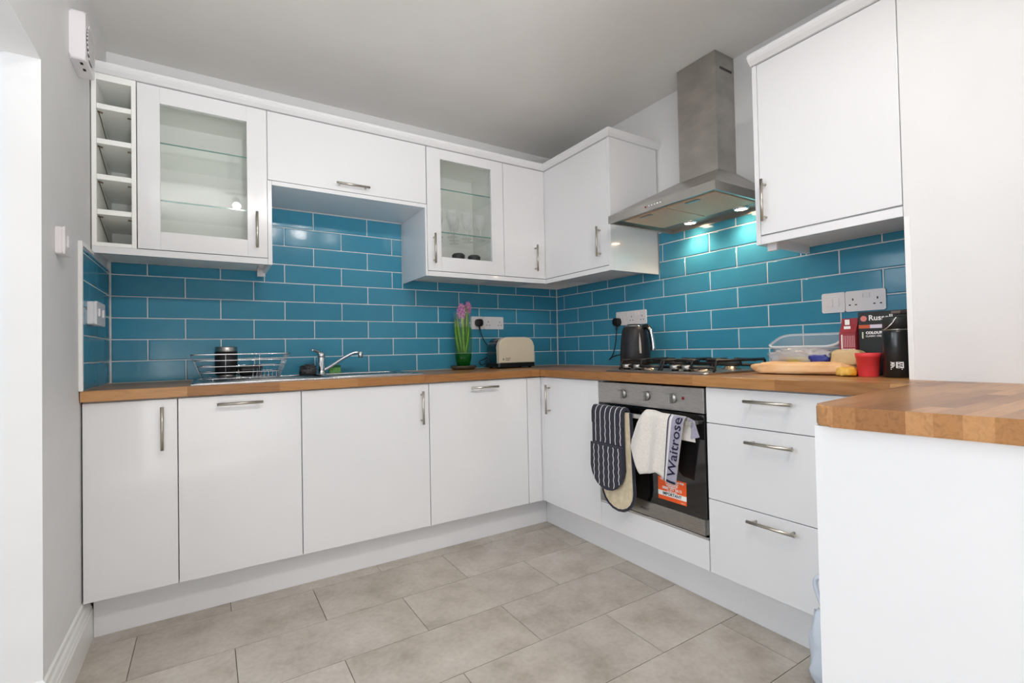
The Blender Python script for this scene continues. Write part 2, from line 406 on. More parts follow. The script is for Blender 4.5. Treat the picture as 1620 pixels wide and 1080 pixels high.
def lay(parent, ax, a_lo, a_hi, jt_even, pitch, z_hi_fn, at=0.0, first=1):
    """rows of tiles between a_lo and a_hi along x (back wall) or y (side walls)"""
    grout = BM(); k = 0
    zmax = max(z_hi_fn(a_lo+(a_hi-a_lo)*q/40) for q in range(41))
    while ZT+k*PZ < zmax-.01:
        z0 = ZT+k*PZ; off = jt_even+(0 if k % 2 == 0 else pitch/2)
        j = math.floor((a_lo-off)/pitch)
        while off+j*pitch < a_hi-.004:
            p0, p1 = max(off+j*pitch, a_lo), min(off+(j+1)*pitch, a_hi); j += 1
            if p1-p0 < .012: continue
            # split where the upper limit changes inside this tile
            cuts = [p0]+[c for c in LIMITS.get(ax, []) if p0+.01 < c < p1-.01 and abs(min(z0+PZ, z_hi_fn(c-.004))-min(z0+PZ, z_hi_fn(c+.004))) > .004]+[p1]
            for q0, q1 in zip(cuts, cuts[1:]):
                z1 = min(z0+PZ, z_hi_fn((q0+q1)/2))
                if z1-z0 < .012: continue
                d = (round(q1-q0-TG, 3), round(z1-z0-TG, 3), ax)
                c = (q0+q1)/2; zc = (z0+z1)/2
                wp = (c, at, zc) if ax == 'y' else (at, c, zc)
                tile_piece('tile', TC, d, d, wp, parent, M_TILE, wall_tile_mesh)
        k += 1
LIMITS = {'y': [-1.979, -1.212], 'x': [-.987, -1.802]}
def top_back(x): return 1.826 if -1.979 < x < -1.212 else 1.4775
def top_right(y): return 1.69 if -1.802 < y < -.987 else 1.4775 if y > -.987 else 1.4555
lay(wall_back, 'y', XL+.012, -.010, -2.332, .3013, top_back)
lay(wall_right, 'x', YP, -.010, -1.014, .3060, top_right)
def grout(parent, boxes):
    bm = BM()
    for b in boxes: bx(bm, *b)
    obj('grout', bm, M_GROUT, parent)
grout(wall_back, [(XL, 0, -.0062, 0, ZT, 1.4775), (-1.979, -1.212, -.0062, 0, 1.4775, 1.828)])
grout(wall_right, [(-.0062, 0, YP, 0, ZT, 1.4555), (-.0062, 0, -1.802, 0, 1.4555, 1.4775), (-.0062, 0, -1.802, -.987, 1.4775, 1.695)])
wl_tiles = bpy.data.objects['wall_left']
LIMITS['l'] = []
yE = -.600
lay(wl_tiles, 'l', yE, -.010, -.318, .3013, lambda y: 1.435, at=XL)
grout(wl_tiles, [(XL, XL+.0062, yE, 0, ZT, 1.44)])
bm = BM(); bx(bm, XL, XL+.013, yE-.014, yE, ZT, 1.452, .002); bx(bm, XL, XL+.013, yE, -.392, 1.436, 1.452, .002)
struct(obj('trim_1', bm, M_TRIM))                                   # white tile edging on the left wall
bm = BM(); bx(bm, XP-.003, XP+.001, YP-.001, YP-.016, ZT, 1.42, .001); struct(obj('trim_2', bm, M_TRIM))  # edging on the pier corner

# skirting boards with an ogee top
def skirt_profile():
    return [(0, 0), (.020, 0), (.020, .105), (.017, .112), (.017, .118), (.014, .122), (.011, .136), (.006, .142), (.006, .160), (0, .165)]
def skirting(name, p0, p1, out):
    bm = BM(); p0, p1, out = Vector(p0), Vector(p1), Vector(out)
    a = [bm.verts.new(p0+out*d+V(0, 0, z)-(p1-p0).normalized()*0) for d, z in skirt_profile()]
    b = [bm.verts.new(p1+out*d+V(0, 0, z)+(p1-p0).normalized()*d) for d, z in skirt_profile()]
    n = len(a); bm.faces.new(a); bm.faces.new(b[::-1])
    for i in range(n): bm.faces.new((a[i], a[(i+1) % n], b[(i+1) % n], b[i]))
    return struct(obj(name, bm, M_TRIM))
skirting('baseboard_left', (XL, -.497, ZF), (XL, YJ, ZF), (1, 0, 0))
skirting('baseboard_jamb', (XL-.075, YJ, ZF), (XL, YJ, ZF), (0, -1, 0))

# ------------------------------------------------------------------ bar handles
def bar_handle(parent, c, axis, normal, L=.166):
    """T-bar: long rod on two posts"""
    c, n = Vector(c), Vector(normal); a = {'x': V(1, 0, 0), 'y': V(0, 1, 0), 'z': V(0, 0, 1)}[axis]
    bm = BM(); q = c+n*.03
    tube(bm, [q-a*L/2, q+a*L/2], .006, 10)
    for s in (-1, 1): tube(bm, [c+a*s*L*.39, q+a*s*L*.39], .0045, 8)
    return obj('handle', bm, M_NICKEL, parent)

# ------------------------------------------------------------------ base units on the back wall
YD, YB = -.5863, -.013
ZD0, ZD1 = .145, .864
XS = [XL+.004, -2.3425, -1.892, -1.2886, -.6862]
def base_back(i, label, handle):
    x0, x1 = XS[i], XS[i+1]
    t = thing('base_cabinet', label, 'cabinet', ((x0+x1)/2, (YD+YB)/2, .14), 'white base cabinets under the oak worktop')
    bm = BM(); bx(bm, x0+.0005, x1-.0005, YD+.022, YB, .14, .868); obj('carcass', bm, M_WHITE, t)
    bm = BM(); bx(bm, x0+.0017, x1-.0017, YD, YD+.019, ZD0, ZD1, .0015); d = obj('door', bm, M_GLOSS, t)
    bar_handle(d, (handle[0], YD, handle[1]), handle[2], (0, -1, 0))
base_back(0, 'narrow white gloss base cabinet against the left wall, upright handle', (-2.391, .753, 'z'))
base_back(1, 'white gloss base unit with a crosswise handle, under the dish rack', (-2.128, .831, 'x'))
base_back(2, 'wide white gloss base cabinet with an upright handle, under the tap', (-1.331, .747, 'z'))
base_back(3, 'white gloss base unit with a crosswise handle, under the toaster', (-.975, .829, 'x'))
bm = BM(); bx(bm, -.684, -.590, YD, YD+.02, ZD0, ZD1, .0015); bx(bm, -.5863-.0, -.5663, -.612, YD+.02, ZD0, ZD1, .0015)
tag(obj('corner_post', bm, M_GLOSS), 'white filler post where the two base cabinet runs meet', 'filler panel')
# plinths
bm = BM(); bx(bm, XL+.021, -.502, -.500, -.484, ZF, .141, .001)
tag(obj('plinth', bm, M_GLOSS), 'long white plinth board along the floor below the sink run', 'plinth')
bm = BM(); bx(bm, -.502, -.486, -2.36, -.500, ZF, .141, .001)
tag(obj('plinth', bm, M_GLOSS), 'white plinth board along the floor below the oven and drawers', 'plinth')

# ------------------------------------------------------------------ base units on the right wall
XR = -.5863
t = thing('base_cabinet', 'white gloss base cabinet in the corner, left of the oven', 'cabinet', (-.3, -.85, .14), 'white base cabinets under the oak worktop')
bm = BM(); bx(bm, XR+.022, -.013, -1.078, -.60, .14, .868); obj('carcass', bm, M_WHITE, t)
bm = BM(); bx(bm, XR, XR+.019, -1.0775, -.6135, ZD0, ZD1, .0015); d = obj('door', bm, M_GLOSS, t)
bar_handle(d, (XR, -.672, .742), 'z', (-1, 0, 0))
OY0, OY1 = -1.692, -1.081
t = thing('oven_housing', 'white oven housing cabinet with a blank panel below the oven', 'cabinet', (-.3, -1.386, .14))
bm = BM()
bx(bm, XR+.022, -.013, OY0, OY0+.010, .14, .868); bx(bm, XR+.022, -.013, OY1-.010, OY1, .14, .868)
bx(bm, XR+.022, -.013, OY0+.010, OY1-.010, .14, .262); obj('carcass', bm, M_WHITE, t)
bm = BM(); bx(bm, XR, XR+.019, OY0+.001, OY1+.001, ZD0, .264, .0015); obj('filler_panel', bm, M_GLOSS, t)
t = thing('drawer_cabinet', 'white three drawer base cabinet right of the oven', 'cabinet', (-.3, -1.96, .14))
bm = BM(); bx(bm, XR+.022, -.013, -2.225, -1.694, .14, .868); obj('carcass', bm, M_WHITE, t)
for z0, z1, hz in ((.7285, ZD1, .826), (.433, .7255, .679), (ZD0, .430, .397)):
    bm = BM(); bx(bm, XR, XR+.019, -2.222, -1.6955, z0, z1, .0015); d = obj('drawer', bm, M_GLOSS, t)
    bar_handle(d, (XR, -1.954, hz), 'y', (-1, 0, 0), .17)
bm = BM(); bx(bm, XR, XR+.02, -2.352, -2.2245, ZD0, ZD1, .0015)
tag(obj('filler_panel', bm, M_GLOSS), 'narrow white filler panel between the drawers and the peninsula', 'filler panel')

# ------------------------------------------------------------------ worktops
A, B, C_ = V(-.607, -2.352), V(-1.255, -2.41), V(-1.2227, -2.694)
dBC = (C_-B).normalized(); D_ = B+dBC*((-3.45-B.y)/dBC.y)
WT = ZT-.040
def worktop(poly, m, label, bev=.003):
    bm = BM(); prism(bm, poly, WT, ZT, bev)
    return tag(obj('worktop', bm, m), label, 'worktop')
yw = -.6073
worktop([(XL+.003, yw), (-.6073, yw), (-.0065, -.0065), (XL+.003, -.0065)], M_OAKX, 'oak block worktop along the back wall, holding the sink')
worktop([(-.6073, yw-.0012), (-.6073, A.y), (XP, A.y), (XP, YP+.001), (-.0065, YP+.001), (-.0065, -.0079)], M_OAKY, 'oak block worktop along the right wall, holding the hob')
# peninsula top with a rounded free corner
u1, u2_ = (A-B).normalized(), (D_-B).normalized(); R = .035
arc = []
ctr = B+u1*R+u2_*R
for k in range(7):
    q = k/6; dvec = (-u2_*(1-q)-u1*q).normalized(); arc.append((ctr+dvec*R)[:])
poly = [(A.x, A.y-.0012)]+arc+[D_[:], (XP, D_.y), (XP, A.y-.0012)]
worktop(poly, M_OAKX, 'oak block worktop of the peninsula, with a rounded front corner', .005)
# peninsula carcass and end panel
pin = u1*.0085+u2_*.006
P0 = B+u1*.012+u2_*.003; P1 = D_+u1*.012
t = thing('peninsula_cabinet', 'white peninsula unit with a plain end panel', 'cabinet', (-.8, -2.9, ZF))
bm = BM(); prism(bm, [P0[:], P1[:], (P1+u1*.02)[:], (P0+u1*.02)[:]], ZF, WT-.0005, .001); obj('end_panel', bm, M_GLOSS, t)
q0, q1 = P0+u1*.021+u2_*.02, P1+u1*.021
bm = BM(); prism(bm, [q0[:], q1[:], (XP-.001, q1.y), (XP-.001, A.y-.03), (-.565, A.y-.03)], ZF+.12, WT-.0005); obj('carcass', bm, M_WHITE, t)
# pale carrier bag standing on the floor by the drawers, just peeking out behind the end panel
bm = BM(); lump(bm, (-.675, -2.178, ZF+.115), (.055, .060, .140), .22, 9, 3, e=.75)
tube(bm, smooth_path([(-.675, -2.190, ZF+.21), (-.678, -2.150, ZF+.25), (-.680, -2.128, ZF+.315), (-.680, -2.146, ZF+.338), (-.678, -2.185, ZF+.25)]), .007, 6)
tag(obj('carrier_bag', bm, mat('pale_plastic_film', rgb(214, 224, 238), .35), smooth=True), 'pale plastic carrier bag on the floor, just peeking past the peninsula end panel', 'bag')

# ------------------------------------------------------------------ wall units on the back wall
YU, ZU0, ZU1 = -.3886, 1.478, 2.176
YC = YU+.021                                   # carcass front
def hollow(bm, x0, x1, z0, z1, t=.018, yb=YB, yf=YC):
    bx(bm, x0, x0+t, yf, yb, z0, z1); bx(bm, x1-t, x1, yf, yb, z0, z1)
    bx(bm, x0+t, x1-t, yf, yb, z0, z0+t); bx(bm, x0+t, x1-t, yf, yb, z1-t, z1); bx(bm, x0+t, x1-t, yb-.006, yb, z0+t, z1-t)
# wine rack
t = thing('wine_rack', 'narrow open white wine rack with five pigeonholes by the left wall', 'wine rack', (-2.556, -.2, 1.45))
bm = BM(); x0, x1 = XL+.004, -2.4855
bx(bm, x0, x0+.016, YU, YB, 1.478, 2.178, .001); bx(bm, -2.501, x1, YU, YB, 1.478, 2.178, .001)
bx(bm, x0+.016, -2.501, YU, YB, 2.152, 2.178, .001); bx(bm, x0+.016, -2.501, YU, YB, 1.478, 1.494, .001); bx(bm, x0+.016, -2.501, YB-.006, YB, 1.494, 2.152)
obj('carcass', bm, M_SHELF, t)
for z in (2.046, 1.904, 1.759, 1.6175):
    bm = BM(); bx(bm, x0+.0165, -2.5015, YU+.002, YB-.007, z-.0105, z+.0105, .001); s = obj('shelf', bm, M_SHELF, t)
    bm = BM(); zb = z-.014
    tube(bm, [(x0+.020, YU+.03, zb), (x0+.020, YB-.05, zb-.085)], .0016, 6)
    for yy, zz in ((YU+.03, zb), (YB-.05, zb-.085)): tube(bm, [(x0+.0165, yy, zz), (x0+.032, yy, zz-.003)], .003, 6)
    tube(bm, [(-2.516, YU+.03, zb-.006), (-2.502, YU+.03, zb-.006)], .003, 6)
    obj('peg', bm, mat('dull_bronze', rgb(120, 105, 88), .4, metal=.8), s)
# glazed cabinets
def framed_door(parent, x0, x1, z0, z1, px0, px1, pz0, pz1):
    bm = BM()
    bx(bm, x0, px0, YU, YU+.02, z0, z1, .0012); bx(bm, px1, x1, YU, YU+.02, z0, z1, .0012)
    bx(bm, px0, px1, YU, YU+.02, z0, pz0, .0012); bx(bm, px0, px1, YU, YU+.02, pz1, z1, .0012)
    d = obj('door', bm, M_GLOSS, parent)
    bm = BM(); bx(bm, px0-.0004, px1+.0004, YU+.009, YU+.013, pz0-.0004, pz1+.0004); obj('glass_pane', bm, M_GLASS, d)
    return d
def glass_shelf(parent, x0, x1, z):
    bm = BM(); fs = bx(bm, x0, x1, YC+.01, YB-.008, z-.003, z+.003)
    for f in fs:
        if abs(f.normal.z) < .5 or f.calc_center_median().y < YC+.011: f.material_index = 0
    bm.normal_update()
    for f in fs: f.material_index = 1 if f.normal.y < -.5 else 0
    return obj('shelf', bm, [M_SHELFGLASS, M_EDGE], parent)
gx0, gx1 = -2.484, -1.998
t = thing('glazed_cabinet', 'larger white glass fronted wall cabinet next to the wine rack, empty shelves', 'cabinet', (-2.24, -.2, 1.45))
bm = BM(); hollow(bm, gx0, gx1, 1.478, 2.178); obj('carcass', bm, M_SHELF, t)
bm = BM(); bx(bm, gx1+.0005, -1.9795, YU+.0, YB, 1.45, 1.848, .001); obj('end_panel', bm, M_GLOSS, t)
bm = BM(); bx(bm, -2.022, -1.985, -.115, -.100, 1.432, 1.4775, .001); bx(bm, -2.022, -1.985, -.20, -.1155, 1.4705, 1.4775, .001); obj('bracket', bm, M_PLAST, t)
d = framed_door(t, gx0+.002, gx1-.001, ZU0+.003, ZU1, -2.405, -2.081, 1.558, 2.106)
bar_handle(d, (-2.044, YU, 1.603), 'z', (0, -1, 0))
for z in (1.947, 1.699): glass_shelf(t, gx0+.0185, gx1-.0185, z)
# bridging unit
t = thing('wall_cabinet', 'wide white lift-up wall cabinet bridging the two glazed cabinets', 'cabinet', (-1.6, -.2, 1.825))
bm = BM(); bx(bm, -1.9975, -1.2025, YC, YB, 1.849, 2.178); bx(bm, -1.9790, -1.2125, YU, YB, 1.828, 1.8485, .001); obj('carcass', bm, M_GLOSS, t)
bm = BM(); bx(bm, -1.9955, -1.2035, YU, YU+.019, 1.851, ZU1, .0012); d = obj('door', bm, M_GLOSS, t)
bar_handle(d, (-1.607, YU, 1.881), 'x', (0, -1, 0))
# second glazed cabinet
hx0, hx1 = -1.2005, -.700
t = thing('glazed_cabinet', 'narrower white glass fronted wall cabinet holding stemmed glasses, near the corner', 'cabinet', (-.95, -.2, 1.45))
bm = BM(); hollow(bm, hx0, hx1, 1.478, 2.178); obj('carcass', bm, M_SHELF, t)
bm = BM(); bx(bm, -1.2122, hx0-.0005, YU, YB, 1.45, 1.848, .001); obj('end_panel', bm, M_GLOSS, t)
d = framed_door(t, hx0+.002, hx1-.0015, ZU0+.003, ZU1, -1.116, -.783, 1.563, 2.120)
bar_handle(d, (-1.164, YU, 1.603), 'z', (0, -1, 0))
for z in (1.960, 1.711): glass_shelf(t, hx0+.0185, hx1-.0185, z)
# corner cabinets
t = thing('wall_cabinet', 'narrow white wall cabinet in the corner, right of the stemmed glasses', 'cabinet', (-.55, -.2, 1.45))
bm = BM(); bx(bm, -.6995, -.3676, YC, YB, 1.478, 2.178); obj('carcass', bm, M_WHITE, t)
bm = BM(); bx(bm, -.698, -.3906, YU, YU+.019, ZU0+.003, ZU1, .0012); d = obj('door', bm, M_GLOSS, t)
bar_handle(d, (-.469, YU, 1.607), 'z', (0, -1, 0))
XU = -.3886
t = thing('wall_cabinet', 'white wall cabinet beside the hood, in the corner on the right wall', 'cabinet', (-.2, -.7, 1.45))
bm = BM(); bx(bm, XU+.021, -.013, -.9665, -.390, 1.478, 2.178); obj('carcass', bm, M_WHITE, t)
bm = BM(); bx(bm, XU, XU+.019, -.9665, -.3702, ZU0+.003, ZU1, .0012); d = obj('door', bm, M_GLOSS, t)
bar_handle(d, (XU, -.907, 1.618), 'z', (-1, 0, 0))
bm = BM(); bx(bm, XU, -.0125, -.987, -.968, 1.45, 2.178, .001); obj('end_panel', bm, M_GLOSS, t)
# second right hand wall cabinet against the pier
t = thing('wall_cabinet', 'large white wall cabinet right of the hood, against the white pier', 'cabinet', (-.2, -2.04, 1.42))
bm = BM(); bx(bm, XU+.021, -.013, YP+.002, -1.8215, 1.456, 2.14); obj('carcass', bm, M_WHITE, t)
bm = BM(); bx(bm, XU, XU+.019, YP+.003, -1.8225, 1.461, 2.138, .0012); d = obj('door', bm, M_GLOSS, t)
bar_handle(d, (XU, -1.833-.012, 1.590), 'z', (-1, 0, 0), .164)
bm = BM(); bx(bm, XU, -.0125, -1.8205, -1.802, 1.424, 2.14, .001); obj('end_panel', bm, M_GLOSS, t)
bm = BM(); bx(bm, XU+.04, XU+.055, -1.86, -1.823, 1.40, 1.4555, .001); bx(bm, XU+.04, XU+.2, -1.86, -1.823, 1.4475, 1.4555, .001); obj('bracket', bm, M_PLAST, t)
# light rails (pelmet) below and cornice above
def rail(label, boxes):
    bm = BM()
    for b in boxes: bx(bm, *b, .001)
    return tag(obj('light_rail', bm, M_GLOSS), label, 'cabinet trim')
rail('white light rail strip below the wine rack and first glazed cabinet', [(XL+.004, -1.9985, YU, YU+.02, 1.450, 1.4775)])
rail('white light rail strip below the second glazed cabinet and corner cabinets', [(-1.2000, XU, YU, YU+.02, 1.450, 1.4775), (XU, XU+.02, -.9675, YU-.0002, 1.450, 1.4775)])
rail('white light rail strip below the wall cabinet by the pier', [(XU, XU+.02, YP+.002, -1.8215, 1.424, 1.4555)])
def cornice(label, path, z=2.1785, h=.036, out=.03):
    """moulded strip swept along an axis-aligned path; outward is to the right of travel"""
    prof = [(0, 0), (out*.35, 0), (out*.8, h*.35), (out, h*.6), (out, h), (-.03, h), (-.03, 0)]
    bm = BM(); rings = []; n = len(path); P = [V(*p) for p in path]
    for i, p in enumerate(P):
        def nrm(a, b): d = (b-a).normalized(); return V(d.y, -d.x)
        if i == 0: m_ = nrm(P[0], P[1])
        elif i == n-1: m_ = nrm(P[-2], P[-1])
        else:
            a, b = nrm(P[i-1], p), nrm(p, P[i+1]); m_ = (a+b)/(1+a.dot(b))
        rings.append([bm.verts.new((p.x+m_.x*o_, p.y+m_.y*o_, z+q)) for o_, q in prof])
    k = len(prof)
    for a, b in zip(rings, rings[1:]):
        for j in range(k): bm.faces.new((a[j], a[(j+1) % k], b[(j+1) % k], b[j]))
    bm.faces.new(rings[0]); bm.faces.new(rings[-1][::-1])
    return tag(obj('cornice', bm, M_GLOSS), label, 'cabinet trim')
cornice('white cornice moulding above the back wall cabinets and round the corner', [(XL+.004, YU), (XU, YU), (XU, -.987), (-.002, -.987)])
cornice('white cornice moulding above the wall cabinet by the pier', [(XU, -1.802+.0), (XU, YP+.001)], z=2.1405, h=.038)

# ------------------------------------------------------------------ extractor hood
t = thing('cooker_hood', 'brushed steel chimney cooker hood with two lit lamps above the hob', 'cooker hood', (-.25, -1.39, 1.66))
cy0, cy1, cxd = -1.481, -1.256, -.150
hy0, hy1, hxf, hz0, hz1, hzc = -1.700, -1.084, -.497, 1.664, 1.702, 1.880
bm = BM(); bx(bm, cxd, -.0005, cy0, cy1, hzc, ZC-.001, .001); ch = obj('chimney', bm, M_HOOD, t)
bm = BM()
for k in range(9):
    x = -.115+k*.011; bx(bm, x, x+.006, cy0-.001, cy0+.001, 2.382, 2.394)
obj('vent_slot', bm, M_DARK, ch)
bm = BM()
lo = [(hxf, hy0), (-.0005, hy0), (-.0005, hy1), (hxf, hy1)]; hi = [(cxd-.006, cy0-.006), (-.0005, cy0-.006), (-.0005, cy1+.006), (cxd-.006, cy1+.006)]
va = [bm.verts.new((x, y, hz0)) for x, y in lo]; vb = [bm.verts.new((x, y, hz1)) for x, y in lo]; vc = [bm.verts.new((x, y, hzc)) for x, y in hi]
for a, b in ((va, vb), (vb, vc)):
    for k in range(4): bm.faces.new((a[k], a[(k+1) % 4], b[(k+1) % 4], b[k]))
bm.faces.new(vc)
# recessed underside
ins = .012; lo2 = [(hxf+ins, hy0+ins), (-.012, hy0+ins), (-.012, hy1-ins), (hxf+ins, hy1-ins)]
vd = [bm.verts.new((x, y, hz0)) for x, y in lo2]; ve = [bm.verts.new((x+(.03 if i in (0, 3) else 0), y, hz0+.022)) for i, (x, y) in enumerate(lo2)]
for a, b in ((va, vd), (vd, ve)):
    for k in range(4): bm.faces.new((a[k], a[(k+1) % 4], b[(k+1) % 4], b[k]))
bm.faces.new(ve); obj('canopy', bm, M_HOOD, t)
M_MESH = noisy(mat('grease_filter_mesh', rgb(220, 194, 168), .55, metal=.15), rgb(208, 182, 156), rgb(228, 204, 180), 220)  # warm lamp light bounced onto the mesh is put into this tan
ym = (hy0+hy1)/2
for a, b in ((hy0+.045, ym-.004), (ym+.004, hy1-.045)):
    bm = BM(); bx(bm, hxf+.07, -.135, a, b, hz0+.010, hz0+.021, .003); f = obj('filter', bm, M_MESH, t)
    bm = BM(); c = (a+b)/2; bx(bm, hxf+.078, hxf+.098, c-.035, c+.035, hz0+.006, hz0+.010, .002); obj('catch', bm, M_STEEL, f)
M_LAMP = mat('lit_lamp', (1, .93, .8, 1), .3, emit=(1, .74, .46, 1), estr=60)
for x, y in HOOD_LAMPS:
    bm = BM(); lathe(bm, [(.036, .022), (.036, .014), (.028, .011), (.028, .016)], (x, y, hz0), 20, cap=False); l = obj('lamp', bm, M_CHROME, t)
    bm = BM(); lathe(bm, [(.027, .014), (.02, .012), (0, .0115)], (x, y, hz0), 20); obj('bulb', bm, M_LAMP, l)
    light('hood_lamp_light', 'SPOT', (x, y, hz0+.004), (x+.012, y, 0), HOOD_POWER, (1, .73, .48), spot_size=2.3, spot_blend=.8, shadow_soft_size=.02)
for k in range(5):
    y = -1.375-k*.0165+.02; bm = BM(); lathe(bm, [(.0052, .003), (.0052, -.003), (.004, -.005), (0, -.005)], (hxf, y, 1.6845), 12, axis='x'); obj('button', bm, M_CHROME, t)
bm = BM(); lathe(bm, [(.004, .002), (.004, -.002), (0, -.0025)], (hxf, -1.334, 1.6845), 10, axis='x'); obj('indicator', bm, mat('red_lens', rgb(120, 20, 25), .2), t)

# ------------------------------------------------------------------ oven
XO = XR-.006
t = thing('oven', 'built-in single oven with steel fascia and black glass door', 'oven', (-.3, -1.386, .265))
bm = BM(); bx(bm, XR+.03, -.03, OY0+.012, OY1-.012, .275, .855); obj('cavity_box', bm, M_DARK, t)
bm = BM(); bx(bm, XO, XR+.03, OY0+.003, OY1-.002, .760, .8615, .002); pan = obj('control_panel', bm, M_STEEL, t)
bm = BM(); bx(bm, XO+.001, XR+.03, OY0+.003, OY1-.002, .343, .756, .002); door = obj('door', bm, M_OVENGLASS, t)
bm = BM(); bx(bm, XO, XR+.03, OY0+.012, OY1-.002, .279, .3425, .0015); strip = obj('door_strip', bm, M_STEEL, door)
bm = BM(); bx(bm, XR+.001, XR+.025, OY0+.003, OY1-.002, .2655, .2735, .001); obj('vent_strip', bm, M_CHROME, t)
face_text('lettering', 'INDESIT', .014, (XO-.0006, -1.372, .307), (0, -1, 0), M_DARK, strip)
for y in (-1.254, -1.395, -1.538):
    bm = BM(); lathe(bm, [(.021, .0), (.021, -.006), (.019, -.008), (0, -.008)], (XO, y, .811), 24, axis='x')
    prism(bm, [(.811-.019, y-.0075), (.811+.019, y-.0075), (.811+.019, y+.0075), (.811-.019, y+.0075)], XO-.030, XO-.007, .002, axes='zyx')
    obj('knob', bm, M_STEEL, t)
bm = BM(); lathe(bm, [(.006, .0), (.006, -.002), (.004, -.003), (0, -.003)], (XO, -1.592, .815), 14, axis='x'); obj('indicator', bm, MATS['red_lens'], t)
XH = XR-.052
bm = BM(); bx(bm, XH-.005, XH+.005, -1.663, -1.115, .7135, .7335, .002)
for y in (-1.652, -1.126): bx(bm, XH+.004, XO+.001, y-.011, y+.011, .716, .731, .002)
obj('handle', bm, mat('pale_aluminium', rgb(200, 198, 194), .35, metal=.9), door)
M_ORANGE = mat('orange_print', rgb(238, 92, 32), .4); M_WPRINT = mat('white_print', rgb(245, 243, 240), .45); M_NPRINT = mat('slate_print', rgb(52, 62, 72), .5)
sy0, sy1, sz0, sz1 = -1.596, -1.450, .3745, .470
bm = BM(); bx(bm, XO, XO+.0012, sy0, sy1, sz0, sz1)
st = tag(obj('sticker', bm, M_ORANGE), 'orange guarantee sticker marked IMPORTANT on the oven glass', 'sticker')
bm = BM(); bx(bm, XO-.0003, XO, sy0, sy1, .392, .412); obj('banner', bm, M_WPRINT, st)
for body, s, z, y in (('TO ACTIVATE YOUR FREE', .0105, .460, -1.523), ('5 YEAR PARTS', .0105, .4505, -1.523), ('GUARANTEE', .0105, .4415, -1.523), ('CALL NOW ON', .006, .4345, -1.523), ('0800 597 0613', .0165, .426, -1.523), ('or go online to register', .0055, .4165, -1.523)):
    face_text('lettering', body, s, (XO-.0004, y, z), (0, -1, 0), M_WPRINT, st, .0004)
face_text('lettering', 'IMPORTANT', .0175, (XO-.0006, -1.523, .402), (0, -1, 0), M_NPRINT, st, .0006)
face_text('lettering', 'register', .007, (XO-.0004, -1.578, .3815), (0, -1, 0), M_WPRINT, st)


# ------------------------------------------------------------------ things hanging on the oven handle
def cloth(bm, cols, nv, xf, mi=0, thick=.004):
    """cols: list of (top(y,z), bottom(y,z)); xf(u, v) gives the x of the sheet; solid sheet of the given thickness"""
    nu = len(cols); grid = []
    for i, (tp, bt) in enumerate(cols):
        u = i/(nu-1); line = []
        for j in range(nv+1):
            v = j/nv; line.append(V(xf(u, v), tp[0]+(bt[0]-tp[0])*v, tp[1]+(bt[1]-tp[1])*v))
        grid.append(line)
    f_ = [[bm.verts.new(p) for p in l] for l in grid]; b_ = [[bm.verts.new(p+V(thick, 0, 0)) for p in l] for l in grid]
    def q(a, b, c, d): f = bm.faces.new((a, b, c, d)); f.material_index = mi; f.smooth = True
    for i in range(nu-1):
        for j in range(nv):
            q(f_[i][j], f_[i+1][j], f_[i+1][j+1], f_[i][j+1]); q(b_[i][j], b_[i][j+1], b_[i+1][j+1], b_[i+1][j])
        q(f_[i][0], b_[i][0], b_[i+1][0], f_[i+1][0]); q(f_[i][nv], f_[i+1][nv], b_[i+1][nv], b_[i][nv])
    for j in range(nv):
        q(f_[0][j], f_[0][j+1], b_[0][j+1], b_[0][j]); q(f_[-1][j], b_[-1][j], b_[-1][j+1], f_[-1][j+1])
M_NAVY = noisy(mat('navy_cotton', rgb(30, 31, 48), .9, sheen=.3), rgb(26, 27, 42), rgb(38, 39, 58), 90)
M_CREAM = noisy(mat('cream_lining', rgb(212, 196, 165), .95, sheen=.3), rgb(200, 184, 152), rgb(222, 208, 180), 40)
M_STRIPE = mat('white_stripe', rgb(232, 230, 228), .9)
t = thing('oven_glove', 'navy double oven glove with white stripes hung over the oven handle', 'oven glove', (XH, -1.24, .28))
def mitt(y0, y1, ztop, zbot, lean=0.0, n=10):
    """outline of a strip with a round end, as (y, z); lean slides the foot along y"""
    r = (y1-y0)/2; out = [(y0, ztop), (y1, ztop)]
    for k in range(n+1):
        a = -PI*k/n; out.append(((y0+y1)/2+r*math.cos(a)+lean, zbot+r*.95+r*.95*math.sin(a)))
    return out
# back half: runs over the bar and hangs behind, cream lining showing
bm = BM(); prism(bm, mitt(-1.352, -1.150, .735, .282, -.012), XH-.012, XH-.0065, .002, axes='yzx'); obj('lining', bm, M_CREAM, t)
rim = mitt(-1.352, -1.150, .735, .282, -.012)
bm = BM(); tube(bm, [V(XH-.009, y, z) for y, z in rim[1:]+[rim[0]]], .0075, 6); obj('border', bm, M_NAVY, t)
# front pad over the bar
bm = BM()
front = mitt(-1.322, -1.116, .6715, .372, .0)
prism(bm, front, XH-.031, XH-.014, .006, axes='yzx', seg=3); obj('pad', bm, M_NAVY, t)
bm = BM()
outer = [(XH-.0312, .672), (XH-.0312, .725), (XH-.026, .744), (XH-.016, .755), (XH-.004, .757), (XH+.008, .752), (XH+.018, .738), (XH+.020, .69)]
inner = [(XH+.008, .69), (XH+.0075, .735), (XH, .743), (XH-.008, .744), (XH-.014, .738), (XH-.0185, .722), (XH-.0185, .672)]
prism(bm, outer+inner, -1.322, -1.116, 0, axes='xzy'); fold = obj('fold', bm, M_NAVY, t)
bm = BM(); lower = [(y, min(z, .578+.012*math.sin((y+1.12)*15))) for y, z in mitt(-1.326, -1.112, .60, .366)]
prism(bm, lower, XH-.040, XH-.030, .004, axes='yzx', seg=3); pocket = obj('pocket', bm, M_NAVY, t)
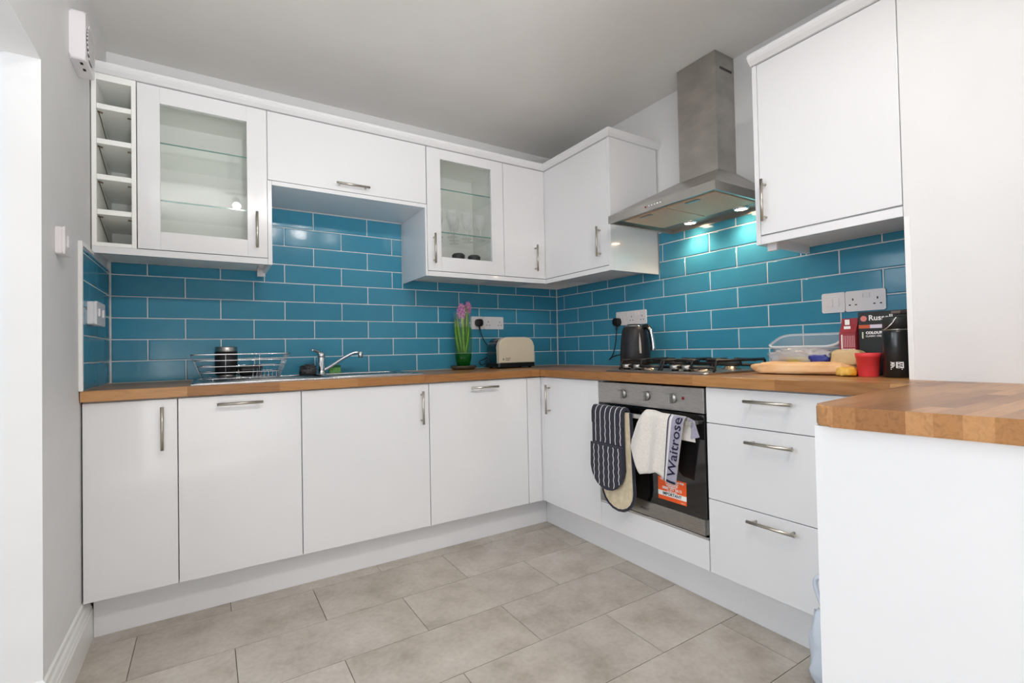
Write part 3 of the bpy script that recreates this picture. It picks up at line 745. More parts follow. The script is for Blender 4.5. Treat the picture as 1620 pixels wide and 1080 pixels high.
for k in range(6):
    y = -1.138-k*.0325
    bm = BM(); n = 14
    def strip_pts(path, wd):
        a = [bm.verts.new((x, y_-wd, z)) for x, y_, z in path]; b = [bm.verts.new((x, y_+wd, z)) for x, y_, z in path]
        for i in range(len(path)-1): bm.faces.new((a[i], a[i+1], b[i+1], b[i]))
    up_ = [(XH-.0318, y-.006+.004*math.sin(k+q*3)*.5, .585+(.70-.585)*q/6) for q in range(7)]+[(XH-.0318, y-.007, .725), (XH-.0266, y-.009, .7446), (XH-.0163, y-.011, .7557), (XH-.004, y-.012, .7577)]
    strip_pts(up_, .0021); obj('stripe', bm, M_STRIPE, fold)
    bm = BM(); zl = .385+max(0, abs(y+1.219)-.05)*.75
    dn = [(XH-.0408, y+.0025*math.sin(q*1.9+k*2), zl+(.572-zl)*q/16) for q in range(17)]
    strip_pts(dn, .0021); obj('stripe', bm, M_STRIPE, pocket)
# tea towel
M_TOWEL = noisy(mat('cream_terry', rgb(228, 222, 214), .95, sheen=.4), rgb(220, 213, 205), rgb(234, 229, 223), 160, bump=.3)
M_BAND = noisy(mat('lilac_grey_band', rgb(166, 162, 180), .95), rgb(154, 150, 170), rgb(176, 172, 188), 200)
M_INK = mat('navy_ink', rgb(34, 32, 58), .9)
TK = [(0, (-1.418, .738), (-1.345, .590)), (.12, (-1.424, .752), (-1.375, .560)), (.24, (-1.440, .760), (-1.408, .478)), (.4, (-1.475, .760), (-1.455, .488)), (.58, (-1.520, .753), (-1.500, .505)), (.72, (-1.560, .752), (-1.530, .480)), (.80, (-1.583, .751), (-1.545, .474)), (1, (-1.640, .749), (-1.590, .468))]
def towel_at(u, v):
    for a, b in zip(TK, TK[1:]):
        if u <= b[0]+1e-9:
            f = (u-a[0])/(b[0]-a[0]); L_ = lambda p, q: (p[0]+(q[0]-p[0])*f, p[1]+(q[1]-p[1])*f)
            tp, bt = L_(a[1], b[1]), L_(a[2], b[2]); break
    y, z = tp[0]+(bt[0]-tp[0])*v, tp[1]+(bt[1]-tp[1])*v
    fold_ = .011*math.sin(u*17+.6+v*1.2)*(.25+.75*v)*(1 if u < .68 else .35)
    top = max(0, 1-v/.09); x = XH-.014-.010*v*0+fold_*.9-.010*min(1, v*4)*(1-u)+top*top*.014
    return V(x, y, z)
def towel_sheet(bm, u0, u1, v0, v1, nu, nv, off=0, thick=.004, mi=0):
    f_ = [[bm.verts.new(towel_at(u0+(u1-u0)*i/nu, v0+(v1-v0)*j/nv)+V(-off, 0, 0)) for j in range(nv+1)] for i in range(nu+1)]
    b_ = [[bm.verts.new(v.co+V(thick, 0, 0)) for v in l] for l in f_]
    def q(*a): f = bm.faces.new(a); f.smooth = True; f.material_index = mi
    for i in range(nu):
        for j in range(nv):
            q(f_[i][j], f_[i+1][j], f_[i+1][j+1], f_[i][j+1]); q(b_[i][j], b_[i][j+1], b_[i+1][j+1], b_[i+1][j])
        q(f_[i][0], b_[i][0], b_[i+1][0], f_[i+1][0]); q(f_[i][nv], f_[i+1][nv], b_[i+1][nv], b_[i][nv])
    for j in range(nv):
        q(f_[0][j], f_[0][j+1], b_[0][j+1], b_[0][j]); q(f_[nu][j], b_[nu][j], b_[nu][j+1], f_[nu][j+1])
t = thing('tea_towel', 'cream tea towel with a lettered lilac border over the oven handle', 'tea towel', (XH, -1.52, .47))
bm = BM(); towel_sheet(bm, 0, 1, 0, 1, 44, 24)
# over the bar and a shorter drop behind
bk = [(XH-.001, .0), (XH+.010, -.006), (XH+.014, -.03), (XH+.015, -.10)]
rows_ = []
for i in range(21):
    u = i/20; p = towel_at(u, 0); rows_.append([p]+[V(x, p.y-(.010 if u > .9 else 0)*k, p.z+dz) for k, (x, dz) in enumerate(bk)])
vv_ = [[bm.verts.new(p) for p in l] for l in rows_]
for a, b in zip(vv_, vv_[1:]):
    for j in range(4): f = bm.faces.new((a[j], b[j], b[j+1], a[j+1])); f.smooth = True
body = obj('cloth', bm, M_TOWEL, t)
bm = BM(); towel_sheet(bm, .735, 1.0, .005, .985, 10, 24, .0008, .001); band = obj('border', bm, M_BAND, t)
bm = BM(); towel_sheet(bm, .765, .80, .0, 1.0, 2, 24, .0014, .001); obj('stripe', bm, M_STRIPE, band)
bm = BM(); towel_sheet(bm, .735, .75, .0, 1.0, 1, 24, .0014, .001); obj('hem', bm, M_INK, band)
bm = BM(); towel_sheet(bm, .81, 1.0, .955, .99, 4, 2, .0014, .001); obj('hem', bm, M_INK, band)
bm = text_bm('Waitrose', 1, bold=.012)
bmesh.ops.triangulate(bm, faces=bm.faces[:]); bmesh.ops.subdivide_edges(bm, edges=[e for e in bm.edges if e.calc_length() > .08], cuts=1)
xs_ = [v.co.x for v in bm.verts]; ys_ = [v.co.y for v in bm.verts]; ax0, ax1, ay0, ay1 = min(xs_), max(xs_), min(ys_), max(ys_)
for v in bm.verts:
    s = (v.co.x-ax0)/(ax1-ax0); q = (v.co.y-ay0)/(ay1-ay0)
    v.co = towel_at(.985-.165*q, .90-.88*s)+V(-.0024, 0, 0)
obj('lettering', bm, M_INK, band)
bm = BM(); prism(bm, [(-1.655, .70), (-1.640, .745), (-1.668, .735), (-1.690, .672), (-1.650, .660)], XH+.010, XH+.014, axes='yzx'); obj('flap', bm, M_BAND, t)

# ------------------------------------------------------------------ sockets, switches, fan
def plate(bm, c, w_, h_, n, ax, depth=.009, r=.006):
    """rounded wall plate centred at c on a wall; n = +-1 outward along ax"""
    if ax == 'y': prism(bm, [(c[0]+p, c[2]+q) for p, q in rrect(-w_/2, w_/2, -h_/2, h_/2, r)], c[1], c[1]+n*depth, .002, axes='xzy')
    else: prism(bm, [(c[1]+p, c[2]+q) for p, q in rrect(-w_/2, w_/2, -h_/2, h_/2, r)], c[0], c[0]+n*depth, .002, axes='yzx')
def sub(name, c, w_, h_, n, ax, d0, d1, m, parent, bev=.001):
    bm = BM(); a, b = sorted((d0*n, d1*n))
    if ax == 'y': bx(bm, c[0]-w_/2, c[0]+w_/2, c[1]+a, c[1]+b, c[2]-h_/2, c[2]+h_/2, bev)
    else: bx(bm, c[0]+a, c[0]+b, c[1]-w_/2, c[1]+w_/2, c[2]-h_/2, c[2]+h_/2, bev)
    return obj(name, bm, m, parent)
def at_(c, ax, s, z): return (c[0]+s, c[1], c[2]+z) if ax == 'y' else (c[0], c[1]+s, c[2]+z)
def holes(c, n, ax, s, parent, d=.0092):
    for ds, dz, w_, h_ in ((0, .011, .0045, .009), (-.011, -.011, .0075, .0045), (.011, -.011, .0075, .0045)):
        sub('socket_slot', at_(c, ax, s+ds, dz-.004), w_, h_, n, ax, d-.002, d+.0002, M_DARK, parent, 0)
def outlet(label, c, ax, n, flip, outlets, wd=.146, ws=.092, h=.086):
    """double socket plate with a fused or media plate beside it; flip puts the extra plate on the other end"""
    t = thing('socket', label, 'socket', c)
    s0, s1 = (-ws/2-.001, wd/2+.001) if flip else (ws/2+.001, -wd/2-.001)
    bm = BM(); plate(bm, at_(c, ax, s0, 0), wd, h, n, ax); p = obj('socket_plate', bm, M_PLAST, t)
    bm = BM(); plate(bm, at_(c, ax, s1, 0), ws, h, n, ax); q = obj('fused_plate', bm, M_PLAST, t)
    for s in outlets: holes(c, n, ax, s0+s, p)
    for s in (-.011, .011): sub('rocker', at_(c, ax, s0+s, .021), .011, .017, n, ax, .008, .012, M_PLAST, p)
    for s in (-.012, .012): sub('rocker', at_(c, ax, s1+s, .0), .021, .034, n, ax, .008, .0115, M_PLAST, q)
    sub('label_strip', at_(c, ax, s1, .026), .046, .005, n, ax, .008, .0095, M_WHITE, q)
    return t
outlet('white triple wall socket plate on the back wall behind the toaster', (-.617, -.0092, 1.215), 'y', -1, False, (-.046, .046), .152, .1)
outlet('white triple wall socket plate above the kettle', (-.0092, -.762, 1.212), 'x', -1, True, (-.043, .043), .146, .1)
outlet('white triple wall socket plate above the red cup, both outlets empty', (-.0092, -1.980, 1.198), 'x', -1, True, (-.043, .043), .140, .088, .083)
def plug(label, c, ax, n, path):
    t = thing('plug', label, 'plug', c)
    bm = BM(); d = .034
    if ax == 'y': prism(bm, [(c[0]+p, c[2]+q) for p, q in rrect(-.024, .024, -.024, .024, .013)], c[1], c[1]+n*d, .006, axes='xzy', seg=3)
    else: prism(bm, [(c[1]+p, c[2]+q) for p, q in rrect(-.024, .024, -.024, .024, .013)], c[0], c[0]+n*d, .006, axes='yzx', seg=3)
    obj('plug_body', bm, M_BLACK, t, True)
    bm = BM(); tube(bm, path[:2], [.007, .0045], 8); tube(bm, smooth_path(path[1:]), .0034, 8); obj('cable', bm, M_BLACK, t)
plug('black plug and looping cable in the socket behind the toaster', (-.693, -.0185, 1.215), 'y', -1,
     [(-.693, -.04, 1.19), (-.690, -.042, 1.165), (-.668, -.05, 1.10), (-.640, -.06, 1.055), (-.628, -.07, 1.025), (-.64, -.075, .99), (-.68, -.075, .97), (-.715, -.075, .955), (-.705, -.075, .932), (-.68, -.075, .935), (-.66, -.08, .962), (-.63, -.09, .965), (-.618, -.11, .955)])
plug('black plug and cable in the socket above the kettle', (-.0185, -.660, 1.192), 'x', -1,
     [(-.038, -.660, 1.168), (-.040, -.661, 1.14), (-.045, -.655, 1.06), (-.048, -.632, .985), (-.05, -.600, .952), (-.055, -.64, .972), (-.07, -.72, .985), (-.10, -.80, 1.0), (-.15, -.87, 1.0)])
# surface mounted double switch on the left wall tiles, light switch, fan
t = thing('switch', 'white double switch on the blue tiles of the left wall', 'switch', (XL+.02, -.45, 1.15))
c = (XL+.0095, -.430, 1.2); bm = BM(); plate(bm, c, .175, .088, 1, 'x', .020); obj('back_box', bm, M_PLAST, t)
c2 = (XL+.030, -.430, 1.2); bm = BM(); plate(bm, c2, .178, .09, 1, 'x', .008); p = obj('socket_plate', bm, M_PLAST, t)
for s in (-.04, .045): sub('rocker', at_(c2, 'x', s, .004), .028, .03, 1, 'x', .006, .013, M_PLAST, p)
t = thing('switch', 'white light switch on the bare left wall above the tiles', 'switch', (XL+.02, -.88, 1.34))
c = (XL+.0005, -.885, 1.392); bm = BM(); plate(bm, c, .076, .084, 1, 'x', .016); obj('back_box', bm, M_PLAST, t)
c2 = (XL+.017, -.885, 1.392); bm = BM(); plate(bm, c2, .078, .086, 1, 'x', .007); p = obj('switch_plate', bm, M_PLAST, t)
sub('rocker', at_(c2, 'x', 0, 0), .022, .036, 1, 'x', .006, .010, M_PLAST, p)
t = thing('extractor_fan', 'white square extractor fan with round slatted grille on the left wall', 'fan', (XL+.02, -.66, 2.05))
FY0, FY1, FZ0, FZ1, FX = -.735, -.575, 2.055, 2.225, XL+.044
bm = BM(); prism(bm, rrect(FY0, FY1, FZ0, FZ1, .012), XL+.0005, FX, .006, axes='yzx', seg=3); obj('housing', bm, M_PLAST, t)
fc, fz = (FY0+FY1)/2, (FZ0+FZ1)/2
bm = BM(); lathe(bm, [(.066, -.001), (.066, .0008)], (FX, fc, fz), 28, axis='x'); gr = obj('grille_recess', bm, mat('shaded_vent', rgb(70, 70, 70), .7), t)
for k in range(9):
    z = fz-.056+k*.014; hw = math.sqrt(max(.066**2-(z-fz)**2, 0))*.98
    bm = BM(); bx(bm, FX+.0005, FX+.004, fc-hw, fc+hw, z-.0036, z+.0036, .001); obj('slat', bm, M_PLAST, t)
for k in range(2):
    sub('screw_slot', (XL+.028, -.70+k*.045, FZ0), .016, .002, 1, 'x', -.004, .004, M_DARK, t, 0)

# ------------------------------------------------------------------ sink, tap, dish rack
SX0, SX1, SY0, SY1 = -2.300, -1.285, -.555, -.070
t = thing('sink', 'stainless steel inset sink with ribbed drainer', 'sink', ((SX0+SX1)/2, (SY0+SY1)/2, ZT))
bx0, bx1, by0, by1 = -1.735, -1.345, -.48, -.135
bm = BM()
# deck: a frame of strips round the bowl opening, plus raised rolled rim
for a in ((SX0, bx0, SY0, SY1), (bx1, SX1, SY0, SY1), (bx0, bx1, SY0, by0), (bx0, bx1, by1, SY1)): bx(bm, a[0], a[1], a[2], a[3], ZT+.0005, ZT+.0035)
loop = [(x, y, ZT+.004) for x, y in rrect(SX0+.004, SX1-.004, SY0+.004, SY1-.004, .03)]
tube(bm, loop+[loop[0]], .0042, 8, cap=False)
obj('deck', bm, M_SINK, t)
bm = BM(); loop = [(x, y, ZT+.005) for x, y in rrect(bx0-.02, bx1+.02, by0-.02, by1+.02, .05)]
tube(bm, loop+[loop[0]], .006, 8, cap=False); obj('bowl_rim', bm, M_SINK, t)
bm = BM()
for k in range(9):
    y = -.44+k*.035; tube(bm, [(SX0+.09, y, ZT+.0035), (bx0-.05, y, ZT+.003)], .0035, 6)
obj('drainer_ribs', bm, M_SINK, t)
bm = BM(); prism(bm, rrect(bx0, bx1, by0, by1, .04), ZT+.0005, ZT+.0042, .001); obj('basin', bm, mat('basin_steel', rgb(150, 151, 153), .3, metal=1), t)
t = thing('tap', 'chrome single lever mixer tap with a rising swivel spout', 'tap', (-1.715, -.105, ZT))
tc = (-1.715, -.105)
bm = BM(); lathe(bm, [(.027, ZT+.0045), (.027, ZT+.010), (.022, ZT+.016), (.0205, ZT+.03), (.021, ZT+.095), (.0185, ZT+.1)], (*tc, 0), 20); obj('tap_body', bm, M_CHROME, t)
bm = BM(); lathe(bm, [(.0195, ZT+.1), (.0215, ZT+.106), (.0215, ZT+.118), (.013, ZT+.127), (0, ZT+.129)], (*tc, 0), 20)
tube(bm, [(tc[0]+.005, tc[1], ZT+.122), (tc[0]-.02, tc[1]-.012, ZT+.13), (tc[0]-.045, tc[1]-.03, ZT+.137), (tc[0]-.056, tc[1]-.038, ZT+.139)], [.010, .009, .0065, .005], 8); obj('lever', bm, M_CHROME, t)
bm = BM(); sp = smooth_path([(tc[0]+.015, tc[1]-.005, ZT+.030), (tc[0]+.045, tc[1]-.02, ZT+.048), (tc[0]+.10, tc[1]-.05, ZT+.088), (tc[0]+.145, tc[1]-.075, ZT+.115), (tc[0]+.168, tc[1]-.088, ZT+.122), (tc[0]+.185, tc[1]-.097, ZT+.118)])
tube(bm, sp, .0095, 10); lathe(bm, [(.012, -.022), (.0135, -.006), (.0135, .010), (.008, .014)], (tc[0]+.186, tc[1]-.098, ZT+.113), 14); obj('spout', bm, M_CHROME, t)
# black scourer and green sponge
bm = BM(); lump(bm, (-1.79, -.150, ZT+.0285), (.042, .035, .033), .38, 12, 5, n=16, e=.9)
tag(obj('scourer', bm, noisy(mat('black_wire_wool', rgb(42, 42, 44), .6), rgb(18, 18, 20), rgb(80, 80, 84), 130, bump=1)), 'crumpled black scourer on the sink left of the tap', 'scourer')
t = thing('sponge', 'green kitchen sponge stood on edge behind the tap', 'sponge', (-1.63, -.092, ZT))
bm = BM(); bx(bm, -1.672, -1.610, -.098, -.082, ZT+.0045, ZT+.040, .004); obj('foam', bm, noisy(mat('green_sponge', rgb(112, 170, 96), .95), rgb(98, 156, 84), rgb(130, 186, 112), 120, bump=.5), t)
bm = BM(); bx(bm, -1.672, -1.610, -.0985, -.0815, ZT+.040, ZT+.052, .003); obj('scouring_pad', bm, noisy(mat('green_pad', rgb(70, 128, 80), .95), rgb(58, 112, 68), rgb(84, 144, 92), 160), t)
# dish rack in plated wire
RX0, RX1, RY0, RY1, RZ0, RZ1 = -2.262, -1.945, -.325, -.105, ZT+.013, ZT+.124
t = thing('dish_rack', 'silver wire dish rack on the drainer', 'dish rack', ((RX0+RX1)/2, (RY0+RY1)/2, ZT))
def ring(q, z, r=.03):
    return [(x, y, z) for x, y in rrect(RX0-q, RX1+q, RY0-q*.6, RY1+q*.6, r)]
bm = BM()
L1 = ring(.045, RZ1); tube(bm, L1+[L1[0]], .0032, 6, cap=False); obj('rim', bm, M_CHROME, t)
bm = BM()
for f in (.0, .25, .5, .75):
    l = ring(.045*f, RZ0+(RZ1-RZ0)*f); tube(bm, l+[l[0]], .0019, 6, cap=False)
obj('hoops', bm, M_CHROME, t)
bm = BM()
def wire(x, y, bx_, by_): tube(bm, [(x, y, RZ0), (bx_, by_, RZ1)], .0016, 5)
for k in range(5):
    y = RY0+.03+(RY1-RY0-.06)*k/4
    wire(RX0, y, RX0-.045, y); wire(RX1, y, RX1+.045, y)
for x in (RX0+.09, RX1-.09):
    wire(x, RY0, x, RY0-.027); wire(x, RY1, x, RY1+.027)
for k in range(13):
    x = RX0+.02+(RX1-RX0-.04)*k/12; tube(bm, [(x, RY0, RZ0), (x, RY1, RZ0)], .0016, 5)
for k in range(3):
    y = RY0+.05+.06*k; tube(bm, [(RX0, y, RZ0-.001), (RX1, y, RZ0-.001)], .0018, 5)
for k in range(7):
    x = RX1-.115+k*.017; tube(bm, [(x, -.29, RZ0), (x+.006, -.26, RZ0+.04), (x+.012, -.23, RZ0)], .0016, 5)
obj('wires', bm, M_CHROME, t)
bm = BM()
for x in (RX0+.04, RX1-.04):
    for y in (RY0+.03, RY1-.03): tube(bm, [(x, y, ZT+.0035), (x, y, RZ0)], .004, 6)
obj('feet', bm, M_CHROME, t)
t = thing('canister', 'black canister with steel bands standing in the dish rack', 'canister', (-2.165, -.195, RZ0))
cz = RZ0+.0025; cc = (-2.165, -.195, 0)
bm = BM(); lathe(bm, [(.0475, cz+.014), (.0475, cz+.122)], cc, 32); obj('canister_body', bm, mat('black_rubber', rgb(22, 22, 23), .55), t)
bm = BM(); lathe(bm, [(.041, cz), (.042, cz+.0135)], cc, 32); obj('base_band', bm, M_STEEL, t)
bm = BM(); lathe(bm, [(.0465, cz+.1225), (.0465, cz+.142), (.044, cz+.145), (.036, cz+.145), (.034, cz+.128)], cc, 32, cap=False); obj('lid', bm, M_STEEL, t)
t = thing('travel_mug', 'black mug lying on its side in the dish rack', 'mug', (-2.07, -.20, RZ0))
bm = BM(); q = smooth_path([(-2.112, -.205, RZ0+.026), (-2.09, -.205, RZ0+.030), (-2.04, -.20, RZ0+.031), (-2.015, -.198, RZ0+.030)])
tube(bm, q, [.020+.008*min(1, i/4) for i in range(len(q))], 18); obj('mug_body', bm, M_BLACK, t)
bm = BM(); lathe(bm, [(.0, -.008), (.018, -.006), (.019, .004)], (-2.113, -.205, RZ0+.0255), 18, axis='x'); obj('mug_base', bm, M_STEEL, t)

# ------------------------------------------------------------------ vase of hyacinths
VX, VY = -.872, -.150
t = thing('saucer', 'thick smoky glass dish under the flower vase', 'dish', (VX, VY, ZT))
bm = BM(); lathe(bm, [(.068, ZT+.0005), (.082, ZT+.012), (.083, ZT+.024), (.078, ZT+.026), (.070, ZT+.016), (0, ZT+.014)], (VX, VY, 0), 28); obj('dish', bm, mat('smoky_glass', rgb(104, 92, 74), .12, trans=.5), t)
M_GREENGLASS = clear('green_glass', (.70, .88, .64, 1), .04, 1.2, .06, (.5, .7, .45, 1)); M_DEEPGREEN = clear('deep_green_glass', (.10, .48, .14, 1), .05, 1.45, .18, rgb(24, 128, 40)); M_CLEARG = clear('clear_vase_glass', (.95, .97, .96, 1), .05, 1.2, .08, (.8, .86, .84, 1))
t = thing('vase', 'tall tapering glass vase with a deep green foot', 'vase', (VX, VY, ZT+.02))
z0 = ZT+.0165
bm = BM(); lathe(bm, [(0, z0), (.032, z0+.001), (.042, z0+.015), (.050, z0+.05), (.053, z0+.085)], (VX, VY, 0), 28); obj('foot', bm, M_DEEPGREEN, t)
bm = BM(); lathe(bm, [(.0532, z0+.0855), (.056, z0+.17), (.0575, z0+.25)], (VX, VY, 0), 28, cap=False); obj('bowl', bm, M_GREENGLASS, t)
bm = BM(); lathe(bm, [(.0575, z0+.2505), (.058, z0+.30), (.059, z0+.345)], (VX, VY, 0), 28, cap=False); obj('rim', bm, M_CLEARG, t)
M_LEAF = noisy(mat('hyacinth_green', rgb(124, 170, 58), .45), rgb(104, 152, 48), rgb(156, 192, 82), 30, stretch=(1, 1, .2))
M_STEM = noisy(mat('pale_stem', rgb(186, 200, 112), .5), rgb(150, 176, 84), rgb(206, 214, 134), 18)
M_PETAL = noisy(mat('hyacinth_petal', rgb(196, 130, 178), .6), rgb(176, 92, 150), rgb(228, 176, 210), 90)
def blade(bm, path, wd):
    path = smooth_path(path, 5); n = len(path); prev = None
    for i, p in enumerate(path):
        f = i/(n-1); w_ = wd*(1-max(0, f-.75)*3.4)*(.8+.2*f)
        d = (path[min(i+1, n-1)]-path[max(i-1, 0)]).normalized(); s = d.cross(V(0, 1, 0)).normalized(); nn = s.cross(d)
        cur = [bm.verts.new(p-s*w_+nn*w_*.4), bm.verts.new(p-nn*.001), bm.verts.new(p+s*w_+nn*w_*.4), bm.verts.new(p+nn*.002)]
        if prev:
            for k in range(4): g = bm.faces.new((prev[k], prev[(k+1) % 4], cur[(k+1) % 4], cur[k])); g.smooth = True
        else: bm.faces.new(cur)
        prev = cur
    bm.faces.new(prev[::-1])
def hyacinth(label, top, hr, hh, leaves, seed):
    t = thing('hyacinth', label, 'flower', (VX, VY, z0+.09))
    rnd = random.Random(seed); tp = V(*top)
    bm = BM(); tube(bm, smooth_path([(VX+rnd.uniform(-.012, .012), VY, z0+.088), (VX+(tp.x-VX)*.35, VY+(tp.y-VY)*.5, z0+.20), (tp.x, tp.y, tp.z-hh*.2)]), .007, 8); obj('stem', bm, M_STEM, t)
    bm = BM()
    for k in range(46):
        a = k*2.399; f = (k+.5)/46; zz = tp.z-hh/2+hh*f; rr = hr*(math.sin(PI*min(max(f*.86+.1, .05), .97)))**.6
        c = V(tp.x+rr*math.cos(a), tp.y+rr*math.sin(a), zz)
        o_ = V(math.cos(a), math.sin(a), .15)
        s1 = o_.cross(V(0, 0, 1)).normalized()
        ctr = bm.verts.new(c)
        for q in range(5):
            an = q*2*PI/5+k; d = (s1*math.cos(an)+s1.cross(o_)*math.sin(an)); e = s1*math.cos(an+.6)+s1.cross(o_)*math.sin(an+.6); g = s1*math.cos(an-.6)+s1.cross(o_)*math.sin(an-.6)
            v1 = bm.verts.new(c+e*.006+o_*.002); v2 = bm.verts.new(c+d*.015+o_*(.006 if q % 2 else -.002)); v3 = bm.verts.new(c+g*.006+o_*.002)
            bm.faces.new((ctr, v3, v2, v1))
    fl = obj('flower_head', bm, M_PETAL, t)
    bm = BM(); lathe(bm, [(0, -hh/2), (hr*.8, -hh*.3), (hr*.9, 0), (hr*.7, hh*.3), (0, hh/2)], top, 12); obj('flower_core', bm, mat('petal_core', rgb(160, 92, 140), .8), fl)
    for lp, wd in leaves:
        bm = BM(); blade(bm, lp, wd); obj('leaf', bm, M_LEAF, t)
hyacinth('pink hyacinth with the larger flower head, leaning out of the vase', (VX-.022, VY-.028, 1.275), .026, .085, [
    ([(VX-.01, VY-.01, z0+.09), (VX-.03, VY-.015, z0+.2), (VX-.045, VY-.01, z0+.33)], .012),
    ([(VX-.02, VY+.01, z0+.09), (VX-.042, VY, z0+.18), (VX-.048, VY+.01, z0+.30)], .011),
    ([(VX, VY-.025, z0+.09), (VX-.01, VY-.03, z0+.19), (VX-.012, VY-.036, z0+.28)], .012)], 4)
hyacinth('small pink hyacinth standing taller at the back of the vase', (VX+.050, VY+.022, 1.305), .017, .06, [
    ([(VX+.01, VY-.005, z0+.09), (VX+.025, VY-.01, z0+.22), (VX+.028, VY+.0, z0+.385)], .012),
    ([(VX+.02, VY+.01, z0+.09), (VX+.040, VY+.005, z0+.2), (VX+.045, VY+.012, z0+.33)], .011),
    ([(VX+.005, VY+.015, z0+.09), (VX+.015, VY+.012, z0+.24), (VX+.014, VY+.016, z0+.40)], .010),
    ([(VX+.005, VY-.03, z0+.09), (VX+.022, VY-.03, z0+.18), (VX+.030, VY-.028, z0+.27)], .010)], 9)

# ------------------------------------------------------------------ toaster
t = thing('toaster', 'cream two slot toaster with chrome ends and a black base', 'toaster', (-.54, -.185, ZT))
tx0, tx1, ty0, ty1, tz0, tz1 = -.678, -.408, -.270, -.105, ZT+.034, ZT+.200
M_CREAMG = mat('cream_enamel', rgb(222, 210, 186), .2, coat=.6)
def toast_outline(x0, x1, z0_, z1_, r=.062, n=8):
    out = [(x0, z0_), (x1, z0_)]
    for cx, a0 in ((x1-r, 0), (x0+r, PI/2)):
        out += [(cx+r*math.cos(a0+PI/2*k/n), z1_-r+r*math.sin(a0+PI/2*k/n)*1.0) for k in range(n+1)]
    return out
bm = BM(); prism(bm, toast_outline(tx0, tx1, tz0, tz1), ty0, ty0+.040, .006, axes='xzy', seg=3); shell = obj('shell', bm, M_CREAMG, t)
bm = BM(); prism(bm, toast_outline(tx0+.004, tx1-.004, tz0+.001, tz1-.004), ty0+.0402, ty1, .004, axes='xzy'); mid = obj('chrome_end', bm, mat('smoked_chrome', rgb(120, 122, 126), .16, metal=1), t)
for y in (-.215, -.165):
    bm = BM(); bx(bm, tx0+.06, tx1-.06, y-.012, y+.012, tz1-.010, tz1-.0035); obj('slot', bm, M_DARK, mid)
bm = BM(); prism(bm, rrect(tx0-.010, tx1+.008, ty0-.004, ty1+.004, .02), ZT+.009, ZT+.0335, .003); obj('base', bm, M_BLACK, t)
bm = BM()
for x in (tx0+.02, tx1-.02):
    for y in (ty0+.03, ty1-.02): lathe(bm, [(.009, ZT+.0003), (.010, ZT+.009)], (x, y, 0), 10)
obj('feet', bm, M_BLACK, t)
bm = BM(); bx(bm, tx1-.003, tx1+.016, -.20, -.165, tz0+.012, tz0+.026, .004); obj('lever', bm, M_BLACK, t)
M_GREYP = mat('grey_print', rgb(120, 112, 104), .5)
face_text('lettering', 'Russell', .0125, (tx0+.064, ty0-.0006, tz0+.030), (1, 0, 0), M_GREYP, shell, .0003)
face_text('lettering', 'Hobbs', .0125, (tx0+.061, ty0-.0006, tz0+.019), (1, 0, 0), M_GREYP, shell, .0003)
bm = BM(); lathe(bm, [(.0062, -.0004), (.0062, 0)], (tx0+.030, ty0-.0004, tz0+.025), 16, axis='y'); obj('emblem', bm, M_GREYP, shell)

# ------------------------------------------------------------------ kettle
KX, KY = -.190, -.955
t = thing('kettle', 'dark grey jug kettle with a polished handle, behind the hob knobs', 'kettle', (KX, KY, ZT))
M_KET = mat('charcoal_enamel', rgb(40, 40, 43), .42, spec=.35)
bm = BM(); lathe(bm, [(.080, ZT+.0005), (.084, ZT+.006), (.084, ZT+.020), (.080, ZT+.022)], (KX, KY, 0), 32); obj('power_base', bm, M_BLACK, t)
bm = BM(); lathe(bm, [(.079, ZT+.0225), (.083, ZT+.03), (.083, ZT+.09), (.078, ZT+.16), (.069, ZT+.215), (.061, ZT+.234), (.058, ZT+.236)], (KX, KY, 0), 36); kb = obj('kettle_body', bm, M_KET, t)
bm = BM(); lathe(bm, [(.0585, ZT+.2362), (.059, ZT+.239), (.045, ZT+.243)], (KX, KY, 0), 30); obj('lid_ring', bm, M_CHROME, t)
bm = BM(); lathe(bm, [(.044, ZT+.2432), (.038, ZT+.249), (0, ZT+.251)], (KX, KY, 0), 24); obj('lid', bm, M_BLACK, t)
hd = V(.16, -.987, 0)
def kp(r, z, s=0): return V(KX, KY, ZT+z)+hd*r+V(hd.y, -hd.x, 0)*s
bm = BM(); tube(bm, smooth_path([kp(.052, .228), kp(.080, .232), kp(.098, .215), (kp(.108, .17)), kp(.113, .125), kp(.112, .098)]), [.015]*6+[.0145]*6+[.013]*6+[.012]*6+[.0115]*7, 12); obj('handle', bm, M_BLACK, t)
bm = BM(); tube(bm, smooth_path([kp(.094, .224, .004), kp(.109, .205, .004), kp(.1185, .16, .004), kp(.1225, .12, .004), kp(.121, .10, .004)]), .0105, 10); obj('handle_strip', bm, M_CHROME, t)
pa = math.atan2(hd.y, hd.x)-.62
bm = BM()
prev = None
for j in range(9):
    z = .085+.115*j/8; r = .0835-max(0, (z-.09))*.085; ring_ = []
    half = .075*math.sin(PI*min(1, .28+j*.09)) if j else .06
    cur = [bm.verts.new((KX+(r+.0012)*math.cos(pa+a), KY+(r+.0012)*math.sin(pa+a), ZT+z)) for a in (-half, -half*.4, half*.4, half)]
    if prev:
        for q in range(3): bm.faces.new((prev[q], prev[q+1], cur[q+1], cur[q]))
    prev = cur
obj('water_gauge', bm, mat('pale_gauge', rgb(176, 172, 172), .3), kb)

